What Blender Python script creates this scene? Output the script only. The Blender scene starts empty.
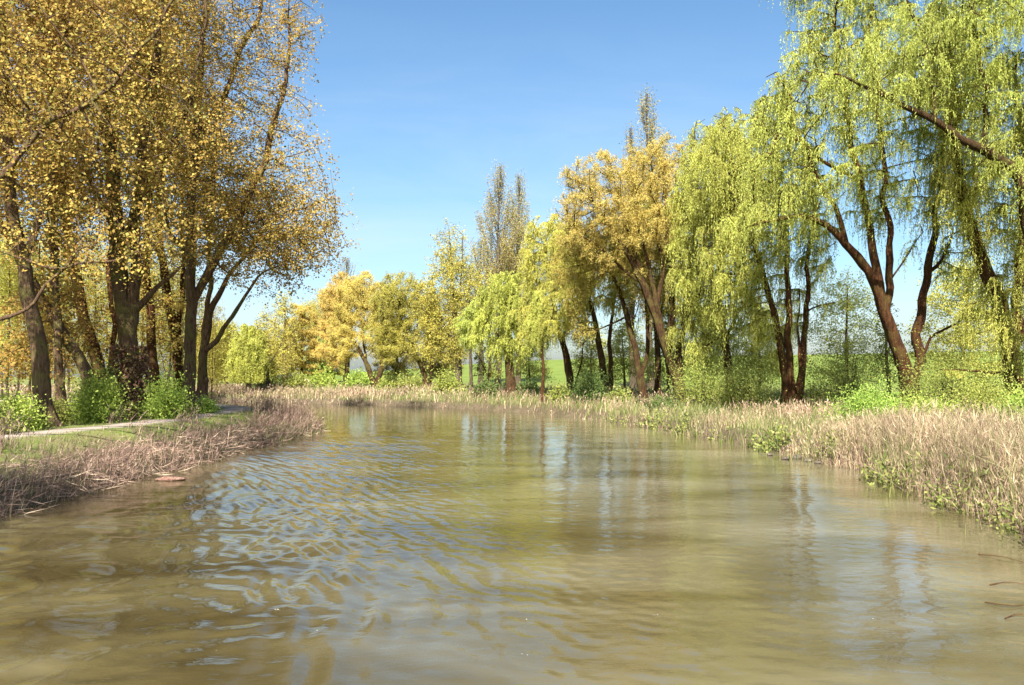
import bpy, math
import numpy as np

# ------------------------------------------------------------------ basics
F_PX, CX, CY = 804.0, 512.0, 342.5
CAM_H = 2.6
HORIZON = 376.0
PITCH = math.atan((HORIZON - CY) / F_PX)
SUN_EL, SUN_AZ = math.radians(42), math.radians(189)      # azimuth clockwise from +Y (view direction)

scene = bpy.context.scene
col = scene.collection
R = np.random.default_rng(11)


def unproj(px, py, d):
    u, v = (px - CX) / F_PX, (CY - py) / F_PX
    yy = math.cos(PITCH) - math.sin(PITCH) * v
    zz = math.sin(PITCH) + math.cos(PITCH) * v
    return np.array([u / yy * d, d, CAM_H + zz / yy * d])


def mesh_quads(name, verts, quads, mat, parent=None, smooth=False, mats=None):
    verts = np.asarray(verts, np.float32).reshape(-1, 3)
    quads = np.asarray(quads, np.int32).reshape(-1, 4)
    me = bpy.data.meshes.new(name)
    me.vertices.add(len(verts))
    me.vertices.foreach_set('co', verts.ravel())
    me.loops.add(quads.size)
    me.loops.foreach_set('vertex_index', quads.ravel())
    me.polygons.add(len(quads))
    me.polygons.foreach_set('loop_start', np.arange(0, quads.size, 4, dtype=np.int32))
    if smooth:
        me.polygons.foreach_set('use_smooth', np.ones(len(quads), bool))
    me.update(calc_edges=True)
    me.materials.append(mat)
    o = bpy.data.objects.new(name, me)
    col.objects.link(o)
    if parent:
        o.parent = parent
    return o


def tag(o, label=None, cat=None, group=None, kind=None):
    if label: o['label'] = label
    if cat: o['category'] = cat
    if group: o['group'] = group
    if kind: o['kind'] = kind
    return o


def empty(name, loc, label=None, cat=None, group=None):
    o = bpy.data.objects.new(name, None)
    o.empty_display_size = 0.3
    o.location = loc
    col.objects.link(o)
    return tag(o, label, cat, group)


def copy_tree(src, loc, rz=0.0, sc=1.0, label=None, cat=None, group=None):
    r = src.copy()
    col.objects.link(r)
    r.location = loc
    r.rotation_euler = (0, 0, rz)
    r.scale = (sc, sc, sc) if np.isscalar(sc) else sc
    for ch in list(src.children):
        c = ch.copy()
        col.objects.link(c)
        c.parent = r
    return tag(r, label, cat, group)


# ------------------------------------------------------------------ materials
def new_mat(name):
    m = bpy.data.materials.new(name)
    m.use_nodes = True
    nt = m.node_tree
    nt.nodes.clear()
    out = nt.nodes.new('ShaderNodeOutputMaterial')
    return m, nt, out


def node(nt, typ, **kw):
    n = nt.nodes.new(typ)
    for k, v in kw.items():
        setattr(n, k, v)
    return n


def ramp(nt, stops, fac=None, interp='LINEAR'):
    n = node(nt, 'ShaderNodeValToRGB')
    n.color_ramp.interpolation = interp
    el = n.color_ramp.elements
    while len(el) < len(stops):
        el.new(0.5)
    for e, (p, c) in zip(el, stops):
        e.position = p
        e.color = (*c, 1)
    if fac is not None:
        nt.links.new(fac, n.inputs[0])
    return n


def noise(nt, scale, detail=4, rough=0.55, vec=None, dist=0.0):
    n = node(nt, 'ShaderNodeTexNoise')
    n.inputs['Scale'].default_value = scale
    n.inputs['Detail'].default_value = detail
    n.inputs['Roughness'].default_value = rough
    n.inputs['Distortion'].default_value = dist
    if vec is not None:
        nt.links.new(vec, n.inputs['Vector'])
    return n


def leaf_mat(name, stops, transl=0.4, var=0.35, rough=0.5, soft=.14):
    lum = [(.3 * c[0] + .6 * c[1] + .1 * c[2]) for _, c in stops]
    stops = [(p_, tuple(x * (1 - soft) + l_ * soft for x in c)) for (p_, c), l_ in zip(stops, lum)]
    """thin leaf: diffuse + gloss + translucency, colour differs from leaf to leaf and clump to clump"""
    m, nt, out = new_mat(name)
    geo = node(nt, 'ShaderNodeNewGeometry')
    rp = ramp(nt, stops, geo.outputs['Random Per Island'])
    oi = node(nt, 'ShaderNodeObjectInfo')
    tc = node(nt, 'ShaderNodeTexCoord')
    nz = noise(nt, 0.55, 2, vec=tc.outputs['Object'])
    mr = node(nt, 'ShaderNodeMapRange')
    mr.inputs['From Min'].default_value = 0.3
    mr.inputs['From Max'].default_value = 0.7
    mr.inputs['To Min'].default_value = 1 - var
    mr.inputs['To Max'].default_value = 1 + var
    nt.links.new(nz.outputs['Fac'], mr.inputs['Value'])
    hs = node(nt, 'ShaderNodeHueSaturation')
    nt.links.new(rp.outputs[0], hs.inputs['Color'])
    nt.links.new(mr.outputs[0], hs.inputs['Value'])
    mo = node(nt, 'ShaderNodeMapRange')
    mo.inputs['To Min'].default_value = 0.487
    mo.inputs['To Max'].default_value = 0.513
    nt.links.new(oi.outputs['Random'], mo.inputs['Value'])
    nt.links.new(mo.outputs[0], hs.inputs['Hue'])
    pb = node(nt, 'ShaderNodeBsdfPrincipled')
    pb.inputs['Roughness'].default_value = rough
    pb.inputs['Specular IOR Level'].default_value = 0.15
    nt.links.new(hs.outputs[0], pb.inputs['Base Color'])
    tr = node(nt, 'ShaderNodeBsdfTranslucent')
    nt.links.new(hs.outputs[0], tr.inputs['Color'])
    mx = node(nt, 'ShaderNodeMixShader')
    mx.inputs[0].default_value = transl
    nt.links.new(pb.outputs[0], mx.inputs[1])
    nt.links.new(tr.outputs[0], mx.inputs[2])
    nt.links.new(mx.outputs[0], out.inputs[0])
    return m


def bark_mat(name, dark, light, moss=None):
    m, nt, out = new_mat(name)
    tc = node(nt, 'ShaderNodeTexCoord')
    mp = node(nt, 'ShaderNodeMapping')
    mp.inputs['Scale'].default_value = (6, 6, 1.1)
    nt.links.new(tc.outputs['Object'], mp.inputs[0])
    n1 = noise(nt, 2.2, 8, 0.7, mp.outputs[0], 0.6)
    rp = ramp(nt, [(0.34, dark), (0.66, light)], n1.outputs['Fac'])
    c = rp.outputs[0]
    if moss:
        n2 = noise(nt, 1.3, 5, 0.65, tc.outputs['Object'])
        r2 = ramp(nt, [(0.5, (0, 0, 0)), (0.62, (1, 1, 1))], n2.outputs['Fac'])
        mx = node(nt, 'ShaderNodeMix', data_type='RGBA')
        nt.links.new(r2.outputs[0], mx.inputs[0])
        nt.links.new(c, mx.inputs[6])
        mx.inputs[7].default_value = (*moss, 1)
        c = mx.outputs[2]
    pb = node(nt, 'ShaderNodeBsdfPrincipled')
    pb.inputs['Roughness'].default_value = 0.9
    pb.inputs['Specular IOR Level'].default_value = 0.15
    nt.links.new(c, pb.inputs['Base Color'])
    bp = node(nt, 'ShaderNodeBump')
    bp.inputs['Strength'].default_value = 1.0
    bp.inputs['Distance'].default_value = 0.16
    nt.links.new(n1.outputs['Fac'], bp.inputs['Height'])
    nt.links.new(bp.outputs[0], pb.inputs['Normal'])
    nt.links.new(pb.outputs[0], out.inputs[0])
    return m


M = {}
M['bronze'] = leaf_mat('bronze_leaf', [(0, (.25, .145, .022)), (.3, (.46, .275, .035)), (.62, (.58, .385, .05)), (.85, (.50, .39, .055)), (1, (.29, .30, .055))], .52, .35, .7)
M['willow'] = leaf_mat('willow_leaf', [(0, (.31, .36, .025)), (.5, (.47, .52, .045)), (1, (.60, .60, .08))], .5, .24, .5, .17)
M['willow_far'] = leaf_mat('pale_willow_leaf', [(0, (.34, .37, .03)), (.5, (.49, .51, .05)), (1, (.61, .58, .09))], .5, .22, .5, .14)
M['orange'] = leaf_mat('golden_willow_leaf', [(0, (.50, .37, .06)), (.45, (.65, .47, .085)), (.8, (.73, .57, .12)), (1, (.56, .56, .09))], .5, .2)
M['mixed'] = leaf_mat('yellow_green_leaf', [(0, (.34, .28, .03)), (.5, (.48, .40, .04)), (1, (.46, .47, .06))], .46, .25)
M['lombardy'] = leaf_mat('lombardy_leaf', [(0, (.24, .20, .06)), (.6, (.38, .31, .08)), (1, (.44, .39, .10))], .42, .22)
M['sapling'] = leaf_mat('woodland_leaf', [(0, (.36, .28, .02)), (.5, (.50, .42, .03)), (1, (.44, .47, .05))], .52, .25)
M['green'] = leaf_mat('bright_leaf', [(0, (.19, .31, .02)), (.5, (.33, .47, .035)), (1, (.46, .56, .07))], .46, .25)
M['olive'] = leaf_mat('shrub_leaf', [(0, (.18, .22, .025)), (.5, (.29, .33, .04)), (1, (.40, .40, .06))], .44, .25)
M['darkgreen'] = leaf_mat('dark_shrub_leaf', [(0, (.06, .10, .02)), (.5, (.11, .18, .03)), (1, (.18, .24, .04))], .38, .3)
M['ivy'] = leaf_mat('ivy_leaf', [(0, (.12, .055, .035)), (.5, (.22, .115, .06)), (.8, (.28, .18, .07)), (1, (.14, .17, .04))], .25, .3)
M['grass'] = leaf_mat('grass_blade', [(0, (.11, .15, .03)), (.5, (.20, .235, .05)), (.8, (.30, .29, .10)), (1, (.44, .37, .20))], .42, .3)
M['reed'] = leaf_mat('dry_reed', [(0, (.13, .077, .057)), (.35, (.29, .19, .137)), (.75, (.44, .32, .22)), (1, (.64, .52, .34))], .25, .25, .7, 0)
M['reed_dark'] = leaf_mat('weathered_reed', [(0, (.10, .066, .05)), (.45, (.24, .165, .125)), (.8, (.36, .26, .19)), (1, (.50, .40, .28))], .25, .3, .7, 0)
M['weed'] = leaf_mat('waterside_weed', [(0, (.18, .25, .02)), (.5, (.31, .38, .04)), (1, (.44, .44, .08))], .45, .25)
M['waterweed'] = leaf_mat('green_waterside_weed', [(0, (.09, .13, .02)), (.5, (.19, .24, .035)), (1, (.34, .34, .08))], .42, .3)
M['bark_dark'] = bark_mat('poplar_bark', (.045, .028, .017), (.22, .14, .082), (.15, .13, .045))
M['bark_red'] = bark_mat('orange_bark', (.020, .009, .004), (.105, .043, .016), (.08, .05, .015))
M['bark_willow'] = bark_mat('willow_bark', (.020, .011, .005), (.085, .046, .020), (.08, .065, .02))
M['bark_grey'] = bark_mat('grey_bark', (.04, .03, .02), (.13, .10, .065))
M['shoot'] = bark_mat('willow_shoot', (.22, .21, .04), (.36, .34, .07))
M['stalk'] = bark_mat('bleached_stalk', (.24, .18, .11), (.46, .37, .25))
M['twig'] = bark_mat('wet_twig', (.08, .035, .014), (.19, .09, .038))
M['stone'] = bark_mat('bank_stone', (.10, .08, .06), (.24, .20, .16))
M['drift'] = bark_mat('pinkish_debris', (.20, .10, .07), (.40, .26, .20))

# ------------------------------------------------------------------ river plan and terrain height
LEFT = np.array([(-9.2, -45), (-9.4, 10), (-9.55, 15), (-9.25, 22), (-9.1, 30), (-8.95, 36.5), (-9.4, 39.5), (-11.2, 43.5), (-16, 50.5), (-28, 58), (-60, 68), (-140, 86)], float)
RIGHT = np.array([(8.5, -45), (8.3, 5), (8.15, 12), (8.6, 15.5), (9.0, 19), (9.4, 23), (9.2, 26), (8.7, 29.5), (7.8, 34.5), (6.8, 40), (5.1, 47.5), (1.9, 55), (-2.4, 61.5), (-7.7, 67.5), (-13.6, 72.5), (-18.7, 76), (-30, 82), (-60, 92), (-140, 112)], float)
POLY = np.vstack([LEFT, RIGHT[::-1]])
PATH = np.array([(-15.6, -40), (-15.2, 8), (-14.6, 18), (-14.1, 23), (-13.2, 28), (-13.4, 34), (-13.5, 39), (-14.8, 44), (-19.5, 49.5), (-29, 54), (-60, 62), (-140, 80)], float)


def seg_dist(P, line):
    d = np.full(len(P), 1e9)
    for a, b in zip(line[:-1], line[1:]):
        ab = b - a
        t = np.clip(((P - a) @ ab) / (ab @ ab), 0, 1)
        d = np.minimum(d, np.hypot(*(P - a - t[:, None] * ab).T))
    return d


def inside(P, poly):
    ins = np.zeros(len(P), bool)
    x, y = P.T
    for (x1, y1), (x2, y2) in zip(poly, np.roll(poly, -1, 0)):
        c = (y1 > y) != (y2 > y)
        xi = x1 + (y - y1) * (x2 - x1) / (y2 - y1 if y2 != y1 else 1e-9)
        ins ^= c & (x < xi)
    return ins


def sst(a, b, x):
    t = np.clip((x - a) / (b - a), 0, 1)
    return t * t * (3 - 2 * t)


def wob(x, y):
    return (np.sin(x * 1.31 + y * .83) + np.sin(-x * .77 + y * 1.63 + 1.3) + .6 * np.sin(x * 2.9 + y * 2.1 + 2) + .6 * np.sin(-x * 2.3 + y * 3.7)) / 3.2


def river_sd(P):
    """signed distance to left bank, right bank (positive on land of that side) and whether over water"""
    dl, dr = seg_dist(P, LEFT), seg_dist(P, RIGHT)
    ins = inside(P, POLY)
    return dl, dr, ins


def height(P):
    P = np.asarray(P, float).reshape(-1, 2)
    dl, dr, ins = river_sd(P)
    w = wob(P[:, 0], P[:, 1])
    w2 = wob(P[:, 0] * .23 + 5, P[:, 1] * .23)
    sl = np.where(ins, -dl, dl) + .22 * w
    sr = np.where(ins, -dr, dr) + .28 * w
    isleft = dl < dr
    hl = -0.9 + 1.2 * sst(-1.0, .8, sl) + .58 * sst(.6, 3.6, sl) + .04 * w
    ridge = sst(-90, 30, P[:, 0])
    hr = -0.9 + 1.35 * sst(-1.1, 1.1, sr) + .35 * sst(1, 5, sr) + .5 * sst(5, 11, sr) + (5.6 * ridge) * sst(14, 120, sr) + .06 * w + .10 * w2 * sst(1, 5, sr)
    h = np.where(isleft, hl, hr)
    dp = seg_dist(P, PATH)
    flat = .90 + .03 * w2
    k = 1 - sst(1.0, 2.0, dp)
    return h * (1 - k) + flat * k


def hz(x, y):
    return float(height([(x, y)])[0])


def axis(lo, hi, step, far, g=1.12):
    a = list(np.arange(lo, hi, step))
    s = step
    x = a[-1]
    up = []
    while x < far[1]:
        s *= g; x += s; up.append(x)
    s = step; x = lo; dn = []
    while x > far[0]:
        s *= g; x -= s; dn.append(x)
    return np.array(dn[::-1] + a + up)


def grid_mesh(name, xs, ys, zf, mat, smooth=True):
    X, Y = np.meshgrid(xs, ys)
    P = np.stack([X.ravel(), Y.ravel()], 1)
    Z = zf(P)
    nx, ny = len(xs), len(ys)
    i = (np.arange(ny - 1)[:, None] * nx + np.arange(nx - 1)).ravel()
    q = np.stack([i, i + 1, i + nx + 1, i + nx], 1)
    return mesh_quads(name, np.column_stack([P, Z]), q, mat, smooth=smooth)


def ground_material():
    m, nt, out = new_mat('meadow_ground')
    tc = node(nt, 'ShaderNodeTexCoord')
    v = tc.outputs['Object']
    n1 = noise(nt, .35, 5, .6, v)
    n2 = noise(nt, 6, 6, .7, v)
    g = ramp(nt, [(.3, (.10, .145, .028)), (.55, (.135, .18, .036)), (.8, (.18, .20, .055))], n1.outputs['Fac'])
    e = ramp(nt, [(.3, (.055, .042, .026)), (.7, (.14, .11, .07))], n2.outputs['Fac'])
    # bare earth low on the bank, where the height is small
    sx = node(nt, 'ShaderNodeSeparateXYZ')
    nt.links.new(v, sx.inputs[0])
    md = node(nt, 'ShaderNodeMath', operation='MULTIPLY_ADD')
    nt.links.new(n2.outputs['Fac'], md.inputs[0])
    md.inputs[1].default_value = -.9
    nt.links.new(sx.outputs['Z'], md.inputs[2])
    mr = node(nt, 'ShaderNodeMapRange')
    mr.inputs['From Min'].default_value = -.1
    mr.inputs['From Max'].default_value = .35
    nt.links.new(md.outputs[0], mr.inputs['Value'])
    n3 = noise(nt, 1.1, 6, .65, v)
    r3 = ramp(nt, [(.42, (0, 0, 0)), (.6, (1, 1, 1))], n3.outputs['Fac'])
    mxa = node(nt, 'ShaderNodeMix', data_type='RGBA')
    straw = ramp(nt, [(.3, (.15, .125, .06)), (.7, (.24, .20, .11))], n2.outputs['Fac'])
    # the field on the hill is clean green, the bank has straw patches
    mh = node(nt, 'ShaderNodeMapRange')
    mh.inputs['From Min'].default_value = 1.3
    mh.inputs['From Max'].default_value = 1.9
    mh.inputs['To Min'].default_value = .75
    mh.inputs['To Max'].default_value = 0
    nt.links.new(sx.outputs['Z'], mh.inputs['Value'])
    mm = node(nt, 'ShaderNodeMath', operation='MULTIPLY')
    nt.links.new(r3.outputs[0], mm.inputs[0])
    nt.links.new(mh.outputs[0], mm.inputs[1])
    nt.links.new(mm.outputs[0], mxa.inputs[0])
    nt.links.new(g.outputs[0], mxa.inputs[6])
    nt.links.new(straw.outputs[0], mxa.inputs[7])
    mx = node(nt, 'ShaderNodeMix', data_type='RGBA')
    nt.links.new(mr.outputs[0], mx.inputs[0])
    nt.links.new(e.outputs[0], mx.inputs[6])
    nt.links.new(mxa.outputs[2], mx.inputs[7])
    pb = node(nt, 'ShaderNodeBsdfPrincipled')
    pb.inputs['Roughness'].default_value = .95
    pb.inputs['Specular IOR Level'].default_value = .1
    nt.links.new(mx.outputs[2], pb.inputs['Base Color'])
    bp = node(nt, 'ShaderNodeBump')
    bp.inputs['Strength'].default_value = .8
    bp.inputs['Distance'].default_value = .12
    nt.links.new(n2.outputs['Fac'], bp.inputs['Height'])
    nt.links.new(bp.outputs[0], pb.inputs['Normal'])
    nt.links.new(pb.outputs[0], out.inputs[0])
    return m


ter = grid_mesh('ground', axis(-40, 40, .36, (-700, 700)), axis(-6, 95, .36, (-60, 900)), height, ground_material())
tag(ter, 'grassy canal banks rising to a green field on the far hill', kind='structure')


def path_material():
    m, nt, out = new_mat('dirt_path')
    tc = node(nt, 'ShaderNodeTexCoord')
    n1 = noise(nt, .9, 5, .6, tc.outputs['Object'])
    n2 = noise(nt, 18, 5, .7, tc.outputs['Object'])
    a = node(nt, 'ShaderNodeMath', operation='MULTIPLY_ADD')
    nt.links.new(n2.outputs['Fac'], a.inputs[0]); a.inputs[1].default_value = .5
    nt.links.new(n1.outputs['Fac'], a.inputs[2])
    ea = node(nt, 'ShaderNodeAttribute', attribute_name='edge')
    rp = ramp(nt, [(.5, (.20, .15, .12)), (.72, (.31, .25, .205)), (.95, (.40, .335, .28))], a.outputs[0])
    pb = node(nt, 'ShaderNodeBsdfPrincipled')
    pb.inputs['Roughness'].default_value = .95
    n3 = noise(nt, 3.2, 6, .7, tc.outputs['Object'])
    ed = node(nt, 'ShaderNodeMath', operation='MULTIPLY_ADD')
    nt.links.new(n3.outputs['Fac'], ed.inputs[0]); ed.inputs[1].default_value = 1.5
    nt.links.new(ea.outputs['Fac'], ed.inputs[2])
    mr = node(nt, 'ShaderNodeMapRange')
    mr.inputs['From Min'].default_value = 1.15
    mr.inputs['From Max'].default_value = 1.65
    nt.links.new(ed.outputs[0], mr.inputs['Value'])
    gr = ramp(nt, [(.35, (.08, .10, .03)), (.65, (.17, .18, .06))], n2.outputs['Fac'])
    mx = node(nt, 'ShaderNodeMix', data_type='RGBA')
    nt.links.new(mr.outputs[0], mx.inputs[0])
    nt.links.new(rp.outputs[0], mx.inputs[6])
    nt.links.new(gr.outputs[0], mx.inputs[7])
    nt.links.new(mx.outputs[2], pb.inputs['Base Color'])
    bp = node(nt, 'ShaderNodeBump'); bp.inputs['Distance'].default_value = .03
    nt.links.new(n2.outputs['Fac'], bp.inputs['Height'])
    nt.links.new(bp.outputs[0], pb.inputs['Normal'])
    nt.links.new(pb.outputs[0], out.inputs[0])
    return m


def resample(line, step):
    line = np.asarray(line, float)
    L = np.r_[0, np.cumsum(np.linalg.norm(np.diff(line, axis=0), axis=1))]
    t = np.linspace(0, L[-1], max(2, int(L[-1] / step) + 1))
    return np.stack([np.interp(t, L, line[:, k]) for k in range(line.shape[1])], 1)


def smooth_line(p, n=2):
    for _ in range(n):
        q = p.copy()
        q[1:-1] = (p[:-2] + 2 * p[1:-1] + p[2:]) / 4
        p = q
    return p


pc = smooth_line(resample(PATH, .4), 12)
tn = np.gradient(pc, axis=0); tn /= np.linalg.norm(tn, axis=1)[:, None]
nm = np.stack([tn[:, 1], -tn[:, 0]], 1)
tt = np.arange(len(pc)) * .4
offs = np.linspace(-1, 1, 7)
wl = .98 + .14 * np.sin(tt * .9) + .10 * np.sin(tt * 2.3 + 1)
wr = .98 + .14 * np.sin(tt * .7 + 2) + .10 * np.sin(tt * 1.9)
pv = []
for k in offs:
    ww = np.where(k < 0, wl, wr)
    q = pc + nm * (k * ww)[:, None]
    pv.append(np.column_stack([q, height(q) + .03 - .045 * abs(k) ** 3]))
pv = np.stack(pv, 1)
nP = len(pc)
i = (np.arange(nP - 1)[:, None] * 7 + np.arange(6)).ravel()
pth = mesh_quads('path', pv.reshape(-1, 3), np.stack([i, i + 7, i + 8, i + 1], 1), path_material(), smooth=True)
at_ = pth.data.attributes.new('edge', 'FLOAT', 'POINT')
at_.data.foreach_set('value', np.tile(np.abs(offs), nP).astype(np.float32))
tag(pth, 'pale beaten earth towpath along the left bank', kind='structure')


# ------------------------------------------------------------------ water
def water_material():
    m, nt, out = new_mat('muddy_water')
    tc = node(nt, 'ShaderNodeTexCoord')
    mp = node(nt, 'ShaderNodeMapping')
    mp.inputs['Scale'].default_value = (.16, .42, 1)
    nt.links.new(tc.outputs['Object'], mp.inputs[0])
    n1 = noise(nt, 1.0, 4, .55, mp.outputs[0], .7)
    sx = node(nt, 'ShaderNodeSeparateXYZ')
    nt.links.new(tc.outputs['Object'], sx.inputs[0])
    gx = node(nt, 'ShaderNodeMapRange')  # base colour darker left, brighter right: painted tree shade and sunlit water
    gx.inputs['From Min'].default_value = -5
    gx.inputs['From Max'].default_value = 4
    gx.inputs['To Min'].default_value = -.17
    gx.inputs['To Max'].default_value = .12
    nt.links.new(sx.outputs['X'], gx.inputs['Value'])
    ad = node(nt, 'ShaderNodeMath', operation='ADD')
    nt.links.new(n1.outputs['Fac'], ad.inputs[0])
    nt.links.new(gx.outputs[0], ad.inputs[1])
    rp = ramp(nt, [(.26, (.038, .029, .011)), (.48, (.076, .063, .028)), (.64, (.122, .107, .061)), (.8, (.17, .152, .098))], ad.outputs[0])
    pb = node(nt, 'ShaderNodeBsdfPrincipled')
    pb.inputs['Roughness'].default_value = .015
    pb.inputs['IOR'].default_value = 1.333
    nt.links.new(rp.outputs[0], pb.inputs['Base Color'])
    m2 = node(nt, 'ShaderNodeMapping')
    m2.inputs['Scale'].default_value = (1.0, 1.9, 1)
    m2.inputs['Rotation'].default_value = (0, 0, math.radians(-14))
    nt.links.new(tc.outputs['Object'], m2.inputs[0])
    n2 = noise(nt, 2.4, 3, .5, m2.outputs[0], .4)
    n3 = noise(nt, .7, 2, .5, tc.outputs['Object'])
    b1 = node(nt, 'ShaderNodeBump')
    b1.inputs['Strength'].default_value = .55
    b1.inputs['Distance'].default_value = .022
    mu = node(nt, 'ShaderNodeMath', operation='MULTIPLY')
    nt.links.new(n2.outputs['Fac'], mu.inputs[0])
    nt.links.new(n3.outputs['Fac'], mu.inputs[1])
    nt.links.new(mu.outputs[0], b1.inputs['Height'])
    m3 = node(nt, 'ShaderNodeMapping')
    m3.inputs['Scale'].default_value = (.7, 1.5, 1)
    m3.inputs['Rotation'].default_value = (0, 0, math.radians(12))
    nt.links.new(tc.outputs['Object'], m3.inputs[0])
    n4 = noise(nt, 9.0, 3, .55, m3.outputs[0], .3)
    b2 = node(nt, 'ShaderNodeBump')
    b2.inputs['Strength'].default_value = .35
    b2.inputs['Distance'].default_value = .007
    nt.links.new(n4.outputs['Fac'], b2.inputs['Height'])
    nt.links.new(b1.outputs[0], b2.inputs['Normal'])
    nt.links.new(b2.outputs[0], pb.inputs['Normal'])
    nt.links.new(pb.outputs[0], out.inputs[0])
    return m


def waves(P):
    rg = np.random.default_rng(5)
    x, y = P.T
    # diverging wake crests running away to the left
    xc = np.interp(y, [0, 6, 9, 15, 22, 30, 45], [-.6, -1.2, -1.9, -3.9, -5.4, -5.4, -5.0])
    wd = np.interp(y, [4, 10, 22, 34], [1.1, 1.7, 3.0, 3.4])
    d = (x - xc) / wd
    mk = np.exp(-d * d) * (.25 + .75 * sst(6.5, 10, y)) * (1 - sst(30, 42, y))
    z = np.zeros(len(P))
    # gently bent coordinate so that the crests curve
    a0 = math.radians(22)
    s = x * math.cos(a0) + y * math.sin(a0) + .012 * (y - 12) ** 2
    t = -x * math.sin(a0) + y * math.cos(a0)
    wb = .11 * np.sin(t * .45 + .8) + .035 * np.sin(t * 1.1 + s * .4) + .012 * np.sin(t * 2.7 - s * 1.1)
    for _ in range(12):
        lam = rg.uniform(.22, .5)
        ph = rg.uniform(0, 6.28)
        an = rg.normal(0, .24)
        k = 2 * math.pi / lam
        z += .0125 * lam * np.sin(k * ((s + wb) * math.cos(an) + t * math.sin(an)) + ph)
    z *= mk
    # finer ripples running off to the right of the wake
    m2 = np.exp(-((x - xc - 2.2) / (wd * 1.1)) ** 2) * (1 - sst(24, 38, y))
    f = np.zeros(len(P))
    for _ in range(12):
        lam = rg.uniform(.2, .38); an = rg.normal(.55, .5); k = 2 * math.pi / lam
        f += .0028 * lam * np.sin(k * (x * math.cos(an) + y * math.sin(an) + .06 * np.sin(2 * y + x)) + rg.uniform(0, 6.28))
    z += f * m2
    # soft slow undulation and small chop everywhere
    for _ in range(10):
        lam = rg.uniform(.7, 1.8); an = rg.uniform(0, 6.28); k = 2 * math.pi / lam
        z += .0010 * lam * np.sin(k * (x * math.cos(an) + y * math.sin(an) + .25 * np.sin(x * .7 + y * .5)) + rg.uniform(0, 6.28))
    for _ in range(18):
        lam = rg.uniform(.2, .5); an = rg.normal(1.4, .45); k = 2 * math.pi / lam
        mod = .55 + .45 * np.sin(x * .55 + y * .31 + rg.uniform(0, 6.28))
        z += .0016 * lam * mod * np.sin(k * (x * math.cos(an) + y * math.sin(an)) + rg.uniform(0, 6.28)) * sst(-8, -3, x)
    sw = np.zeros(len(P))
    for _ in range(9):
        lam = rg.uniform(.4, 1.1); an = rg.uniform(0, 6.28); k = 2 * math.pi / lam
        sw += .0045 * lam * np.sin(k * (x * math.cos(an) + y * math.sin(an) + .2 * np.sin(2.1 * x - 1.4 * y + an)) + rg.uniform(0, 6.28))
    z += sw * (1 - sst(-3.2, -1.2, x + .22 * (y - 8))) * (1 - sst(13, 20, y))
    fade = sst(1.5, 3.5, y) * (1 - sst(48, 60, y)) * (1 - sst(9.5, 11, np.abs(x)))
    return z * fade


yfine = [2.0]
while yfine[-1] < 62:
    yfine.append(yfine[-1] + max(.042, .0026 * yfine[-1]))
ys = np.r_[np.arange(-45, 2, 2.0), yfine, np.arange(64, 118, 3.0)]
xs = np.r_[np.arange(-150, -11.2, 3.5), np.arange(-11, 11, .042), np.arange(11, 16, 1.5)]
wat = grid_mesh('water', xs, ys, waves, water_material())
tag(wat, 'muddy olive canal water with wake ripples reflecting the sky', kind='structure')


# ------------------------------------------------------------------ leaves, blades, tubes
def norm(v):
    return v / np.maximum(np.linalg.norm(v, axis=-1, keepdims=True), 1e-9)


LIGHTWARD = np.array([math.sin(SUN_AZ) * .5, math.cos(SUN_AZ) * .5, .55])


def leaf_quads(p, d, L, W, rg):
    """diamond leaves from point p along direction d"""
    n = len(p)
    # blades turn their faces to the light
    s = norm(np.cross(d, rg.normal(size=(n, 3)) * .8 + LIGHTWARD))
    L = np.broadcast_to(L, n)[:, None]; W = np.broadcast_to(W, n)[:, None]
    mid = p + d * L * .42
    up = np.cross(d, s) * L * .06
    v = np.stack([p, mid + s * W * .5 + up, p + d * L, mid - s * W * .5 + up], 1)
    return v.reshape(-1, 3), np.arange(n * 4).reshape(-1, 4)


def blades(roots, H, lean, W, rg, seg=3):
    """bent tapering ribbons"""
    n = len(roots)
    a = rg.uniform(0, math.pi, n)
    side = np.stack([np.cos(a), np.sin(a), np.zeros(n)], 1)
    t = np.linspace(0, 1, seg + 1)
    c = roots[:, None, :] + np.zeros((n, seg + 1, 3))
    c[:, :, 2] += H[:, None] * (t - .25 * np.minimum(1, np.linalg.norm(lean, axis=1))[:, None] * t ** 2)
    c[:, :, :2] += lean[:, None, :] * (H[:, None] * t ** 2)[:, :, None]
    w = (W[:, None] * (1 - .85 * t ** 1.5))[:, :, None] * .5
    v = np.stack([c - side[:, None, :] * w, c + side[:, None, :] * w], 2)      # n, seg+1, 2, 3
    b = np.arange(n)[:, None] * (seg + 1) * 2 + np.arange(seg) * 2
    q = np.stack([b, b + 1, b + 3, b + 2], -1).reshape(-1, 4)
    return v.reshape(-1, 3), q, c


class MB:
    def __init__(self): self.v, self.q, self.n = [], [], 0
    def add(self, v, q):
        self.v.append(v); self.q.append(q + self.n); self.n += len(v)
    def build(self, name, mat, parent=None, smooth=False):
        return mesh_quads(name, np.concatenate(self.v), np.concatenate(self.q), mat, parent, smooth)


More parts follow.
